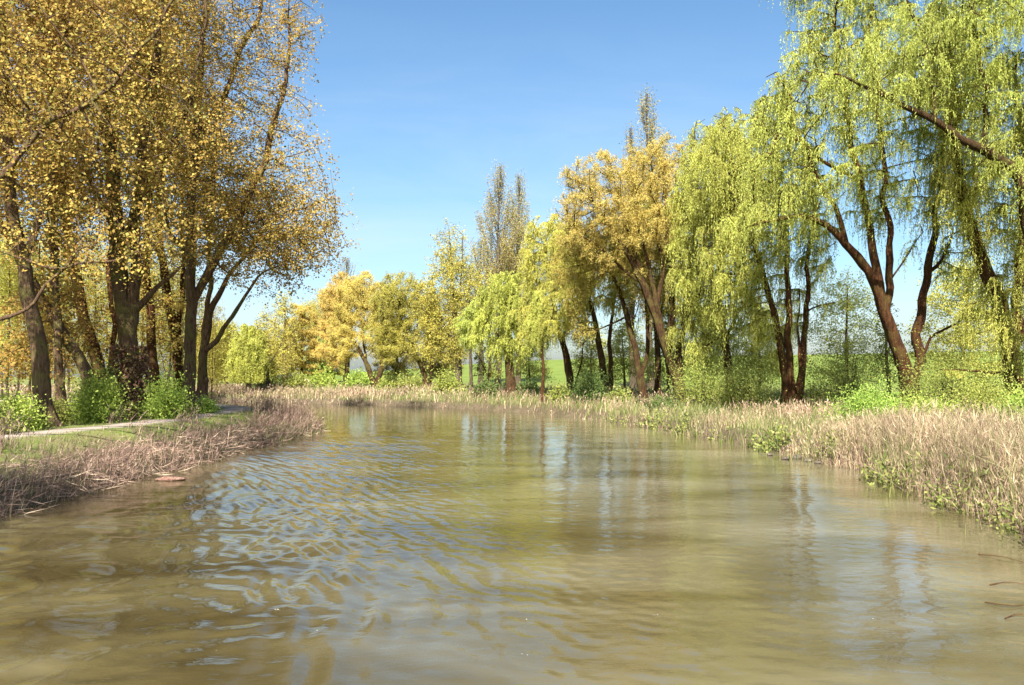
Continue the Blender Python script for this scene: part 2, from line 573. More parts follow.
def tube(mb, pts, rad, k, rg, rough=.06):
    n = len(pts)
    t = norm(np.gradient(pts, axis=0))
    ref = np.array([1., .13, .07]) if abs(t[0, 0]) < .9 else np.array([0., 1., .1])
    u = np.empty_like(t)
    cur = ref
    for j in range(n):
        cur = cur - t[j] * (cur @ t[j])
        cur = cur / max(np.linalg.norm(cur), 1e-9)
        u[j] = cur
    w = np.cross(t, u)
    an = np.arange(k) * 2 * math.pi / k
    lob = rg.normal(size=(1, k)) * rough + np.cumsum(rg.normal(size=(n, k)) * rough * .35, axis=0) if k >= 8 else 0
    rr = rad[:, None] * np.clip(1 + rough * rg.normal(size=(n, k)) + lob, .7, 1.4)
    v = pts[:, None, :] + rr[:, :, None] * (np.cos(an)[None, :, None] * u[:, None, :] + np.sin(an)[None, :, None] * w[:, None, :])
    i = np.arange(n - 1)[:, None] * k
    j = np.arange(k); j2 = (j + 1) % k
    q = np.stack([i + j, i + j2, i + k + j2, i + k + j], -1).reshape(-1, 4)
    mb.add(v.reshape(-1, 3), q)


# ------------------------------------------------------------------ trees
def sample_env(env, n, rg, shell=.0):
    vol = np.array([e[1][0] * e[1][1] * e[1][2] * (e[2] if len(e) > 2 else 1) for e in env])
    cnt = np.maximum(1, (n * vol / vol.sum()).astype(int))
    out = []
    for e, c in zip(env, cnt):
        d = norm(rg.normal(size=(c, 3)))
        r = rg.uniform(shell, 1, c) ** (1 / 2.4)
        out.append(np.array(e[0]) + d * r[:, None] * np.array(e[1]))
    return np.concatenate(out)


def grow(polys, attr, step, dk, rg, up=.1, maxn=5200, iters=70, jit=.22):
    pos, par, hand = [], [], []
    for pi, (line, r0, r1) in enumerate(polys):
        q = smooth_line(resample(line, step * .8), 2)
        m = len(q)
        wv = rg.normal(size=(m, 3)) * np.array([1, 1, .5]) * (.14 if pi else .06)      # limbs wander a little
        wv[0] = 0; wv = smooth_line(wv, 2) * np.minimum(1, np.arange(m) / 3)[:, None]
        q = q + wv
        rr = np.interp(np.linspace(0, 1, m), [0, 1], [r0, r1])
        if pi == 0 or getattr(line, 'root', False):
            last = -1
        else:
            P = np.array(pos)
            last = int(np.argmin(np.linalg.norm(P - q[0], axis=1)))
            if np.linalg.norm(P[last] - q[0]) > 1.2:
                last = -1
        for j in range(m):
            pos.append(q[j]); par.append(last); hand.append(rr[j])
            last = len(pos) - 1
    pos = [np.array(p) for p in pos]
    P = np.array(pos)
    dist = np.full(len(attr), 1e9); near = np.zeros(len(attr), int)
    zmin = P[0, 2] + .15 * (P[:, 2].max() - P[0, 2])
    D = np.linalg.norm(attr[:, None] - P[None], axis=2) + np.where(P[:, 2] < zmin, 50, 0)[None]
    near = D.argmin(1); dist = D.min(1)
    alive = dist > dk
    for _ in range(iters):
        if alive.sum() < 3 or len(pos) > maxn:
            break
        A = attr[alive]; nr = near[alive]
        ids = np.unique(nr)
        acc = np.zeros((len(pos), 3))
        P = np.array(pos)
        np.add.at(acc, nr, norm(A - P[nr]))
        dirs = norm(norm(acc[ids]) + rg.normal(size=(len(ids), 3)) * jit + np.array([0, 0, up]))
        new = P[ids] + dirs * step
        base = len(pos)
        for p, i_ in zip(new, ids):
            pos.append(p); par.append(int(i_)); hand.append(0.0)
        D = np.linalg.norm(A[:, None] - new[None], axis=2)
        j = D.argmin(1); dm = D.min(1)
        idx = np.where(alive)[0]
        better = dm < dist[idx]
        near[idx[better]] = base + j[better]
        dist[idx[better]] = dm[better]
        alive[idx[dist[idx] < dk]] = False
        if not better.any():
            break
    return np.array(pos), np.array(par), np.array(hand)


def skeleton_mesh(pos, par, hand, tip, mb, rg, expo=2.4, flare=.5, thin_keep=0.0):
    n = len(pos)
    kids = [[] for _ in range(n)]
    for i_ in range(n):
        if par[i_] >= 0:
            kids[par[i_]].append(i_)
    r = np.zeros(n)
    for i_ in range(n - 1, -1, -1):
        s = sum(r[c] ** expo for c in kids[i_])
        rp = max(tip, s ** (1 / expo)) if s > 0 else tip
        r[i_] = hand[i_] if hand[i_] > 0 else rp
    for i_ in range(n):                                    # a limb is never thicker than what it grows from
        if par[i_] >= 0 and hand[i_] == 0:
            r[i_] = min(r[i_], r[par[i_]] * .92)
    z0 = pos[0, 2]
    fl = 1 + flare * np.exp(-(np.maximum(pos[:, 2] - z0, 0)) / .45)
    r = np.where(hand > 0, r * fl, r)
    sp = pos.copy()
    for _ in range(2):                                      # ease the zigzag of the grown twigs
        q = sp.copy()
        for i_ in range(n):
            if hand[i_] == 0 and par[i_] >= 0 and kids[i_]:
                c = max(kids[i_], key=lambda k_: r[k_])
                q[i_] = (sp[par[i_]] + 2 * sp[i_] + sp[c]) / 4
        sp = q
    stack = [i_ for i_ in range(n) if par[i_] < 0]
    while stack:
        s = stack.pop()
        chain = [s]
        while kids[chain[-1]]:
            ks = sorted(kids[chain[-1]], key=lambda k_: -(r[k_] + (10 if hand[k_] > 0 and hand[chain[-1]] > 0 and k_ == chain[-1] + 1 else 0)))
            chain.append(ks[0])
            stack.extend(ks[1:])
        rr = r[chain]
        pts = sp[chain]
        if par[s] >= 0:
            pts = np.vstack([sp[par[s]], pts]); rr = np.r_[min(rr[0] * 1.15, r[par[s]]), rr]
        if len(pts) < 2 or rr.max() < thin_keep:
            continue
        k = 10 if rr.max() > .15 else 6 if rr.max() > .05 else 4 if rr.max() > .025 else 3
        tube(mb, pts, rr, k, rg, .07 if k == 10 else .04)
    return sp, r


def px_line(pts, D):
    """points of a trunk seen at pixel (x, y); a third number is a depth offset in metres"""
    return np.array([unproj(p[0], p[1], D + (p[2] if len(p) > 2 else 0)) for p in pts])


def px_env(es, D):
    """(px, py, rx, ry[, depth offset, depth radius, weight]) -> ellipsoids in metres"""
    out = []
    for e in es:
        px, py, rx, ry = e[:4]
        dd = e[4] if len(e) > 4 else 0
        s = (D + dd) / F_PX
        rd = e[5] if len(e) > 5 else rx * s
        out.append((unproj(px, py, D + dd), (rx * s, rd, ry * s), e[6] if len(e) > 6 else 1))
    return out


def leafy_crown(sp, r, par, n, L, W, sig, thr, rg, mat, root, droop=0.0):
    idx = np.where(r < thr)[0]
    a = rg.choice(idx, n)
    pa = np.where(par[a] >= 0, par[a], a)
    f = rg.uniform(0, 1, n)[:, None]
    p = sp[a] * (1 - f) + sp[pa] * f
    # leaves gather in small sprays round twig ends
    ns = max(1, n // 13)
    spray = rg.normal(size=(ns, 3)) * sig
    which = rg.integers(0, ns, n)
    order = np.argsort(a, kind='stable')
    p = p[order]
    which = np.sort(which)
    p = p + spray[which] + rg.normal(size=(n, 3)) * sig * .30
    d = norm(rg.normal(size=(n, 3)) + np.array([0, 0, -droop]))
    z_ = rg.uniform(.5, 1.35, n)
    v, q = leaf_quads(p, d, L * z_, W * z_ * rg.uniform(.75, 1.2, n), rg)
    mesh_quads('crown', v, q, mat, root)


def strand_crown(sp, r, par, ns, m, lr, L, W, thr, rg, mat, root, zmin, out=.5, stiff=.0, rise=0.0, stems=None, share=1.0, tight=.55):
    """hanging willow strands hung with narrow leaves"""
    idx = np.where(r < thr)[0]
    if share < 1:                                           # curtains with gaps between them
        idx = rg.choice(idx, max(20, int(len(idx) * share)), replace=False)
    a = rg.choice(idx, ns)
    pa = np.where(par[a] >= 0, par[a], a)
    f = rg.uniform(0, 1, ns)[:, None]
    p0 = sp[a] * (1 - f) + sp[pa] * f
    ln = rg.uniform(lr[0], lr[1], ns) * rg.uniform(.5, 1, ns)
    ln = np.maximum(.25, np.minimum(ln, p0[:, 2] - zmin))
    an = rg.uniform(0, 2 * math.pi, ns)
    # strands that leave the same twig hang together
    if rise == 0:
        an = an * .5 + (a * 2.399) % (2 * math.pi) * .5
    o = np.stack([np.cos(an), np.sin(an), np.zeros(ns)], 1) * (out * rg.uniform(.3, 1.2, ns))[:, None]
    t = np.linspace(.02, 1, m)[None, :] + rg.uniform(-.5, .5, (ns, m)) / m
    t = np.clip(t, 0, 1)
    p = p0[:, None, :] + o[:, None, :] * (1 - (1 - t) ** 2)[:, :, None]
    p[:, :, 2] += ln[:, None] * (-(t ** (1.5 + stiff)) + .22 * t * (1 - t) * 2)
    p[:, :, 2] += rise * ln[:, None] * t
    sway = rg.normal(size=(ns, 1, 3)) * .08
    p = p + sway * (t ** 2)[:, :, None] * ln[:, None, None]
    if stems is not None:
        o_ = np.argsort(t, axis=1)
        c = np.take_along_axis(p, o_[:, :, None], 1)[:, ::3][:, :7]
        k_ = c.shape[1]
        sd_ = np.stack([-np.sin(an), np.cos(an), np.zeros(ns)], 1)[:, None, :] * np.linspace(.007, .003, k_)[None, :, None]
        vs_ = np.stack([c - sd_, c + sd_], 2)
        b_ = np.arange(ns)[:, None] * k_ * 2 + np.arange(k_ - 1) * 2
        mesh_quads('twigs', vs_.reshape(-1, 3), np.stack([b_, b_ + 1, b_ + 3, b_ + 2], -1).reshape(-1, 4), stems, root)
    p = p.reshape(-1, 3)
    n = len(p)
    d = norm(rg.normal(size=(n, 3)) * tight + np.array([0, 0, -1.0 + stiff * .6 + rise]))
    v, q = leaf_quads(p, d, L * rg.uniform(.7, 1.3, n), W * rg.uniform(.7, 1.3, n), rg)
    mesh_quads('crown', v, q, mat, root)


ATTR = 1.8


def make_tree(name, D, trunks, env, label, cat, seed, leaf, group=None, n_attr=700, step=.45, dk=.45, bark='bark_dark', up=.1, tip=.015, flare=.8, shell=.0):
    """trunks: [(pixel points, r0, r1)]; env: pixel ellipsoids; leaf: dict of crown settings"""
    rg = np.random.default_rng(seed)
    bx, by = trunks[0][0][0][:2]
    base = unproj(bx, by, D)
    base[2] = hz(base[0], base[1]) - .08
    polys = []
    for k, (pts, r0, r1) in enumerate(trunks):
        ln = px_line(pts, D)
        if k == 0:
            ln[0] = base
        elif pts[0][1] > 380:                            # a second stem that also stands on the ground
            ln[0][2] = hz(ln[0][0], ln[0][1]) - .08
        polys.append((ln - base, r0, r1))
    ev = [(c - base, r_, w_) for c, r_, w_ in px_env(env, D)]
    attr = sample_env(ev, int(n_attr * ATTR), rg, shell)
    attr = attr[attr[:, 2] > 1.2]
    pos, par, hand = grow(polys, attr, step, dk, rg, up)
    root = empty(name, base, label, cat, group)
    mb = MB()
    sp, r = skeleton_mesh(pos, par, hand, tip, mb, rg, flare=flare)
    mb.build('trunk', M[bark], root, smooth=True)
    lf = dict(leaf)
    kind = lf.pop('kind'); mat = M[lf.pop('mat')]
    if kind == 'leafy':
        leafy_crown(sp, r, par, lf['n'], lf['L'], lf['W'], lf['sig'], lf.get('thr', .03), rg, mat, root, lf.get('droop', 0))
    else:
        strand_crown(sp, r, par, lf['ns'], lf['m'], lf['lr'], lf['L'], lf['W'], lf.get('thr', .03), rg, mat, root, lf.get('zmin', 1.5), lf.get('out', .5), lf.get('stiff', 0), lf.get('rise', 0), M['shoot'] if D < 52 else None, lf.get('share', 1.0), lf.get('tight', .55))
    return root


BRONZE = dict(kind='leafy', mat='bronze', n=42000, L=.095, W=.085, sig=.36, thr=.035)
WILLOW = dict(kind='strand', mat='willow', ns=3600, m=22, lr=(.7, 3.2), L=.17, W=.042, thr=.035, out=.55)
LEFTROW = 'bronze leaved poplars along the towpath'
RIGHTROW = 'trees along the right bank'


def bronze(n, **k):
    return dict(BRONZE, **dict(k, n=int(n * 1.3)))


def willow(ns, **k):
    return dict(WILLOW, **dict(k, ns=int(ns * 1.4), L=k.get('L', .17) * .78, W=k.get('W', .042) * .72, m=22, share=.75, tight=.5, lr=(k.get('lr', (.7, 3.2))[0] * .55, k.get('lr', (.7, 3.2))[1] * .66)))


# ---- left bank: bronze poplars
make_tree('poplar_tree', 20, [
    ([(-170, 470), (-165, 380), (-160, 250), (-150, 80), (-140, -120), (-135, -330)], .38, .10),
    ([(-160, 330), (-90, 335), (-30, 328), (28, 308), (60, 270), (88, 238)], .10, .02),
    ([(-160, 290), (-60, 255), (0, 246), (45, 268), (110, 264), (172, 238)], .075, .015),
    ([(-155, 260), (-70, 215), (0, 172), (45, 135), (110, 80), (160, 28), (185, -15)], .12, .03)],
    [(-140, -120, 190, 260), (20, 60, 110, 130), (120, 90, 90, 100, 0, 1.6, 1.6), (90, 230, 100, 50, 0, 1.5, 1.6), (20, 200, 60, 80, 0, 1.5)],
    'near poplar whose bare limbs reach in from the left edge across the upper left corner', 'tree', 101,
    bronze(34000, L=.085, W=.07), LEFTROW, n_attr=900, bark='bark_dark', step=.32, dk=.4)

make_tree('poplar_tree', 27, [
    ([(47, 430), (40, 372), (32, 315), (24, 262), (12, 215), (5, 120), (0, 0), (-5, -160)], .27, .07),
    ([(24, 262), (45, 200), (62, 120), (70, 20), (80, -100)], .12, .04)],
    [(10, 60, 95, 120), (60, -60, 90, 150), (-30, 180, 60, 90), (70, 160, 60, 60, 0, 1.5, .7)],
    'poplar with a slightly leaning dark trunk beside the leftmost green bushes', 'tree', 102,
    bronze(36000, L=.088, W=.078), LEFTROW, n_attr=640)

make_tree('poplar_tree', 30.4, [
    ([(98, 402), (88, 378), (62, 332), (40, 296), (14, 245), (-20, 190), (-60, 120)], .27, .06),
    ([(62, 332), (48, 350), (40, 338)], .06, .02)],
    [(-40, 120, 70, 90), (20, 190, 60, 60)],
    'poplar trunk leaning steeply to the left across the other trunks', 'tree', 103,
    bronze(14000, L=.088, W=.078), LEFTROW, n_attr=260)

make_tree('poplar_tree', 30, [
    ([(66, 428), (60, 390), (59, 350), (56, 290), (50, 200), (52, 90), (60, -40)], .19, .05),
    ([(57, 398), (50, 408), (66, 375), (75, 345)], .06, .025)],
    [(55, 30, 60, 120), (70, 180, 50, 70), (50, 300, 46, 60, 1, 2, .8), (20, 350, 40, 40, 2, 2, .5)],
    'thin straight poplar between the leaning trunk and the left edge', 'tree', 104,
    bronze(24000, L=.105, W=.095), LEFTROW, n_attr=380)

big = make_tree('poplar_tree', 33, [
    ([(135, 424), (133, 395), (129, 350), (126, 318), (120, 280), (116, 220), (108, 130), (96, 40), (84, -120)], .42, .08),
    ([(128, 340), (136, 300), (133, 240), (147, 130), (160, 20), (168, -120)], .26, .06),
    ([(136, 310), (150, 294), (168, 277), (186, 263)], .15, .04),
    ([(118, 250), (150, 190), (185, 120), (205, 30), (215, -80)], .16, .05),
    ([(116, 230), (90, 180), (70, 100), (50, 20)], .13, .05)],
    [(130, 40, 85, 110), (130, -110, 95, 110), (90, 165, 70, 70), (185, 150, 60, 80, -1, 3), (150, 235, 60, 35, -1, 2.5, .8), (50, -60, 70, 120)],
    'largest poplar, its thick trunk clad in reddish ivy between two green bushes', 'tree', 105,
    bronze(52000), LEFTROW, n_attr=1000, step=.5)

make_tree('poplar_tree', 40, [
    ([(112, 410), (101, 372), (86, 322), (74, 272), (62, 200), (50, 90), (40, -40)], .32, .07),
    ([(106, 388), (114, 350), (108, 300), (112, 200), (118, 60)], .14, .05)],
    [(55, 120, 60, 100), (100, 60, 60, 120), (90, 240, 50, 50), (85, 320, 44, 50, 0, 2, .8), (60, 370, 40, 28, 1, 2, .5)],
    'orange barked poplar leaning left behind the leftmost trunks', 'tree', 106,
    bronze(30000, L=.105, W=.095), LEFTROW, n_attr=480, bark='bark_red', step=.55)

make_tree('poplar_tree', 42, [
    ([(158, 405), (153, 350), (148, 300), (147, 250), (150, 160), (142, 40), (138, -80)], .26, .06)],
    [(150, 100, 55, 100), (160, 215, 45, 55), (145, -40, 55, 80), (158, 310, 36, 55, 0, 2, .8)],
    'straight slender poplar just right of the ivy clad trunk', 'tree', 107,
    bronze(30000, L=.105, W=.095), LEFTROW, n_attr=460, bark='bark_red', step=.55)

edge = make_tree('poplar_tree', 37.5, [
    ([(190, 417), (190, 385), (191, 340), (193, 296), (191, 230), (196, 140), (204, 30), (212, -100)], .30, .06),
    ([(193, 300), (212, 268), (236, 225), (262, 170), (285, 90), (292, 10)], .20, .05),
    ([(193, 262), (165, 225), (158, 160), (160, 70)], .13, .05),
    ([(236, 225), (275, 215), (312, 205), (335, 196)], .09, .025),
    ([(196, 140), (225, 90), (255, 20), (270, -70)], .14, .05)],
    [(215, 60, 75, 110), (275, 70, 42, 110), (275, 190, 66, 80), (310, 225, 38, 55, 0, 2.5), (240, 250, 70, 38), (215, -90, 80, 90), (160, 130, 50, 90), (300, 0, 20, 70, 0, 2)],
    'tall poplar at the right end of the left row whose crown edges the open sky', 'tree', 108,
    bronze(52000), LEFTROW, n_attr=1250, step=.5)

rear = make_tree('poplar_tree', 42, [
    ([(200, 413), (202, 375), (204, 345), (211, 312), (222, 285), (240, 262), (262, 235)], .27, .05),
    ([(204, 352), (222, 335), (240, 305), (262, 272), (285, 262)], .15, .03),
    ([(203, 365), (208, 300), (210, 230), (220, 120)], .16, .05)],
    [(250, 215, 60, 50), (215, 180, 45, 90), (280, 275, 40, 22, 0, 1.6, .5), (290, 240, 45, 40)],
    'forked poplar ending the left row, one limb arching above the path', 'tree', 109,
    bronze(26000, L=.105, W=.095), LEFTROW, n_attr=560, step=.5)

make_tree('poplar_tree', 45, [
    ([(179, 408), (178, 370), (176, 330), (167, 296), (160, 240), (160, 150), (165, 30)], .30, .07),
    ([(177, 345), (184, 300), (182, 220), (190, 110)], .16, .05)],
    [(165, 130, 60, 110), (190, 200, 50, 70), (170, 20, 60, 90), (172, 320, 34, 55, 0, 2, .8)],
    'orange barked poplar hidden half behind the trunk at the right end of the row', 'tree', 110,
    bronze(30000, L=.105, W=.095), LEFTROW, n_attr=460, bark='bark_red', step=.55)

copy_tree(rear, (-12.3, 1.5, hz(-12.3, 1.5) - .1), 2.2, .9, 'unseen poplar added beside the camera to shade the left bank and near water')  # unseen tree, added for the shade it casts on bank and water

# ---- left woodland behind the row: thin saplings, copied
sap_spots = [(-12, 40, 330), (8, 36, 300), (20, 44, 300), (30, 52, 290), (50, 46, 300), (70, 54, 300), (92, 50, 290), (108, 58, 300), (122, 47, 280),
             (140, 56, 300), (152, 64, 310), (168, 60, 300), (184, 66, 310), (212, 68, 335), (-30, 50, 280), (3, 58, 290), (42, 66, 300), (82, 68, 300), (130, 72, 305), (174, 76, 320)]
sap_where = ['at the far left edge, half out of the photo', 'close to the left edge in front of the wood', 'behind the leftmost dark trunk', 'deep in the wood left of the leaning trunk',
             'seen under the leaning trunk', 'deep in the wood behind the leaning trunk', 'seen just left of the ivy clad trunk', 'far behind the ivy clad trunk', 'directly behind the ivy clad trunk',
             'seen right of the ivy clad trunk', 'far back between the ivy clad and the slender trunk', 'seen between the slender trunk and the last pair of trunks', 'far behind the last pair of trunks',
             'standing right of the last left trunk before the path turns', 'out at the left edge, deep in the wood', 'small and deep in the wood at the left edge', 'small and deep behind the leftmost trunks',
             'small and deep behind the left bushes', 'small and far back behind the ivy clad trunk', 'small and far back where the left wood thins out']
protos = []
for k in range(3):
    rg = np.random.default_rng(300 + k)
    D = 60
    b = unproj(512, 400, D)
    lean = rg.uniform(-10, 10)
    t = [([(512, 394), (512 + lean * .5, 330), (512 + lean, 270), (512 + lean * 1.2, 200)], .13, .03),
         ([(512 + lean * .3, 355), (512 - 14, 300), (512 - 22, 240)], .06, .02),
         ([(512 + lean * .4, 345), (512 + 16, 295), (512 + 24, 225)], .06, .02)]
    r_ = make_tree('sapling_tree', D, t, [(512, 250, 32, 70), (505, 330, 30, 40, 0, 2, .6), (520, 200, 24, 40)], 'thin sapling', 'tree', 310 + k,
                   dict(kind='leafy', mat='sapling', n=11000, L=.14, W=.10, sig=.45, thr=.05), 'saplings of the wood behind the left row', n_attr=260, step=.6, dk=.7, bark='bark_grey', tip=.015)
    protos.append(r_)
for k, (px, D, top) in enumerate(sap_spots):
    x = (px - 512) / F_PX * D
    z = hz(x, D) - .1
    sc = (CAM_H + (HORIZON - top) / F_PX * D - z) / 15.2
    sc = max(.55, min(1.1, sc * 1.25))
    lab = 'thin yellow green sapling ' + sap_where[k]
    if k < 3:
        o = protos[k]
        o.location = (x, D, z); o.rotation_euler = (0, 0, k * 2.1); o.scale = (sc,) * 3
        o['label'] = lab
    else:
        copy_tree(protos[k % 3], (x, D, z), R.uniform(0, 6.28), sc, lab)

# ---- right bank, near to far: willows
make_tree('willow_tree', 28, [
    ([(1050, 440), (1046, 380), (1040, 300), (1030, 220), (1015, 170), (985, 150), (952, 136), (935, 120), (915, 112), (880, 95), (845, 76)], .40, .03),
    ([(1032, 230), (1040, 120), (1050, 0), (1060, -120)], .22, .06),
    ([(935, 120), (932, 70), (924, 25)], .08, .03),
    ([(985, 150), (984, 80), (975, 30), (960, -40)], .11, .04),
    ([(915, 112), (890, 93), (868, 78)], .05, .02)],
    [(1040, -20, 110, 120), (960, 30, 70, 90, 0, 2.5), (905, 60, 60, 60, 0, 2.2), (1030, 140, 60, 80), (850, 70, 35, 30, 0, 1.5, .7)],
    'willow rooted beyond the right edge whose dark bough crosses the top right of the photo', 'tree', 201,
    willow(3300, L=.14, W=.036, lr=(.6, 2.6)), RIGHTROW, n_attr=700, bark='bark_willow', step=.4, tip=.019)

make_tree('willow_tree', 31, [
    ([(1016, 436), (1014, 385), (1008, 340), (1000, 302), (986, 270), (972, 235), (962, 190), (955, 120), (950, 30)], .34, .06),
    ([(1010, 360), (1020, 300), (1018, 230), (1022, 150), (1015, 60)], .22, .06),
    ([(1012, 372), (985, 374), (965, 366), (945, 372)], .07, .02)],
    [(1000, 150, 65, 90), (965, 180, 40, 60, 0, 2), (1035, 240, 40, 70), (960, 60, 50, 70), (1000, 265, 34, 60, 0, 1.6, .9), (1020, 330, 26, 50, -1, 1.6, .6), (975, 310, 24, 34, 0, 1.4, .5)],
    'right edge willow with an orange trunk leaning left and curtains of strands', 'tree', 202,
    willow(3200, L=.15, W=.038, lr=(.8, 4.0)), RIGHTROW, n_attr=700, bark='bark_red', step=.42)

make_tree('willow_tree', 34, [
    ([(914, 428), (911, 385), (896, 342), (881, 302), (868, 270), (846, 243), (826, 223), (801, 214), (762, 221), (738, 232)], .33, .018),
    ([(884, 308), (876, 265), (868, 228), (860, 180), (845, 110), (835, 40), (830, -40)], .20, .05),
    ([(886, 312), (889, 275), (890, 236), (886, 190), (880, 130), (872, 50), (868, -50)], .16, .04),
    ([(913, 400), (918, 350), (920, 312), (930, 270), (934, 232), (941, 190), (946, 120), (940, 40)], .22, .05),
    ([(929, 272), (943, 264), (946, 250), (956, 225)], .09, .03),
    ([(921, 358), (935, 336), (952, 325), (978, 308)], .08, .02),
    ([(846, 243), (836, 208), (820, 180), (808, 150), (790, 110)], .13, .04),
    ([(889, 282), (905, 258), (925, 232)], .05, .02),
    ([(860, 180), (830, 165), (800, 140), (770, 135)], .10, .03)],
    [(860, 60, 85, 90), (860, -70, 100, 90), (800, 115, 52, 70, 0, 3), (930, 80, 60, 90), (775, 175, 38, 38, 0, 2.5, .7), (880, 180, 70, 50, 0, 3), (800, 195, 40, 34, 0, 2.5, .6), (965, 250, 26, 44, 0, 2, .6), (955, 180, 40, 60, 0, 2.5), (745, 215, 26, 20, 0, 1.6, .6)],
    'great willow with a thick forked trunk, one limb sweeping left and another upright', 'tree', 203,
    willow(6000, lr=(.8, 3.2)), RIGHTROW, n_attr=1500, bark='bark_red', step=.45, tip=.019)

make_tree('willow_tree', 42, [
    ([(788, 402), (783, 362), (775, 322), (767, 282), (755, 250), (742, 214), (735, 170)], .22, .05),
    ([(790, 400), (790, 335), (786, 270), (784, 215), (778, 150)], .20, .05),
    ([(798, 402), (803, 352), (808, 292), (811, 248), (816, 198), (815, 140)], .22, .05),
    ([(801, 370), (796, 330), (800, 290)], .08, .03),
    ([(806, 312), (820, 302), (835, 305)], .06, .02)],
    [(735, 170, 45, 62), (790, 190, 42, 65), (740, 290, 40, 40, 1, 2, .6), (775, 310, 30, 40, 1, 2, .5), (770, 120, 30, 25), (760, 240, 36, 45, 0, 2), (815, 240, 25, 45, 0, 2, .7), (725, 240, 30, 50, 0, 2)],
    'slender willow of three stems fanning out from one foot, pale strands hanging low', 'tree', 204,
    willow(3800, L=.18, W=.046, lr=(.8, 3.6)), RIGHTROW, n_attr=820, bark='bark_red', step=.5, tip=.019)

make_tree('willow_tree', 46, [
    ([(732, 400), (724, 335), (720, 300), (722, 240), (728, 170)], .24, .06),
    ([(724, 340), (742, 308), (756, 280)], .10, .03),
    ([(722, 335), (704, 348), (692, 352)], .07, .02),
    ([(721, 300), (700, 240), (690, 190)], .11, .04)],
    [(722, 185, 52, 78), (700, 250, 34, 64), (745, 275, 30, 45), (740, 130, 30, 28), (715, 320, 40, 34, 1, 2, .7)],
    'pale green willow veiled by strands between the three stemmed and the golden willow', 'tree', 205,
    willow(3300, L=.19, W=.05, lr=(.8, 3.6)), RIGHTROW, n_attr=760, bark='bark_willow', step=.5, tip=.019)

GOLD = dict(kind='strand', mat='orange', ns=7000, m=14, lr=(.6, 1.8), L=.13, W=.034, thr=.035, out=.5, stiff=.5, rise=.8)
make_tree('willow_tree', 49, [
    ([(686, 402), (677, 380), (666, 352), (656, 320), (645, 285), (626, 250), (603, 215), (585, 192)], .40, .04),
    ([(680, 388), (679, 350), (684, 308), (690, 268), (696, 225), (694, 170)], .26, .05),
    ([(672, 366), (655, 300), (642, 240), (634, 185)], .20, .04),
    ([(668, 358), (673, 305), (669, 245), (664, 175)], .24, .05),
    ([(645, 285), (615, 262), (590, 240), (568, 225)], .12, .03), ([(656, 320), (662, 270), (658, 215), (652, 160)], .16, .04), ([(650, 300), (628, 240), (612, 180)], .15, .04), ([(682, 330), (705, 270), (712, 210)], .13, .04)],
    [(600, 195, 46, 38), (645, 185, 46, 36), (620, 262, 40, 26, 1, 3, .2), (690, 290, 30, 40, 1, 3, .3), (660, 160, 30, 22), (680, 165, 26, 26), (640, 225, 55, 34), (685, 220, 30, 60), (588, 235, 30, 28), (570, 215, 18, 18, 0, 2)],
    'broad golden willow with a stout split trunk and fanning limbs', 'tree', 206,
    GOLD, RIGHTROW, n_attr=1150, bark='bark_willow', step=.5, up=.5, tip=.018)

make_tree('willow_tree', 55, [
    ([(658, 396), (657, 335), (651, 280), (640, 235)], .24, .05), ([(657, 335), (668, 280), (672, 220)], .12, .04)],
    [(655, 240, 40, 50), (690, 280, 34, 55)],
    'straight upright trunk directly behind the golden willow', 'tree', 207,
    willow(1500, L=.2, W=.055, mat='willow_far', lr=(.6, 2.2)), RIGHTROW, n_attr=420, bark='bark_willow', step=.55)

make_tree('willow_tree', 52.5, [
    ([(645, 402), (636, 352), (625, 308), (616, 282), (598, 252), (580, 225)], .27, .05),
    ([(643, 392), (648, 345), (646, 300), (650, 255)], .17, .05),
    ([(628, 316), (600, 330), (575, 336)], .07, .02)],
    [(590, 250, 40, 35), (620, 240, 34, 40), (575, 275, 30, 28, 0, 2, .6), (650, 270, 30, 50)],
    'dark stemmed willow leaning left just left of the golden willow', 'tree', 208,
    dict(GOLD, ns=4200, mat='mixed', lr=(.5, 1.5), stiff=.2, rise=.2), RIGHTROW, n_attr=620, bark='bark_willow', step=.55)

make_tree('willow_tree', 58, [
    ([(608, 401), (604, 372), (597, 332), (590, 302), (582, 265), (572, 230)], .27, .05),
    ([(608, 382), (610, 335), (616, 295), (622, 260)], .18, .05)],
    [(578, 255, 32, 42), (612, 270, 30, 46), (565, 300, 28, 42, 0, 2, .8)],
    'willow forking low into a narrow V left of the leaning dark stem', 'tree', 209,
    willow(2200, L=.2, W=.055, mat='willow_far', lr=(.6, 2.4)), RIGHTROW, n_attr=560, bark='bark_willow', step=.55)

make_tree('willow_tree', 62, [
    ([(572, 398), (565, 352), (556, 318), (548, 280), (545, 240)], .27, .05),
    ([(572, 380), (564, 335), (566, 290)], .15, .04), ([(572, 385), (582, 350), (588, 325)], .08, .03)],
    [(550, 252, 32, 46), (575, 285, 26, 46), (538, 305, 24, 42, 0, 2, .8)],
    'pale willow with a left leaning forked stem above a dark green bush', 'tree', 210,
    willow(2300, L=.21, W=.058, mat='willow_far', lr=(.7, 2.8)), RIGHTROW, n_attr=560, bark='bark_willow', step=.55)

make_tree('willow_tree', 60, [
    ([(543, 402), (543, 372), (542, 335), (541, 310)], .15, .04)],
    [(541, 315, 14, 32)],
    'slim young willow with a single short red brown stem', 'tree', 211,
    willow(700, L=.19, W=.055, lr=(.7, 2.6)), RIGHTROW, n_attr=160, bark='bark_red', step=.5)

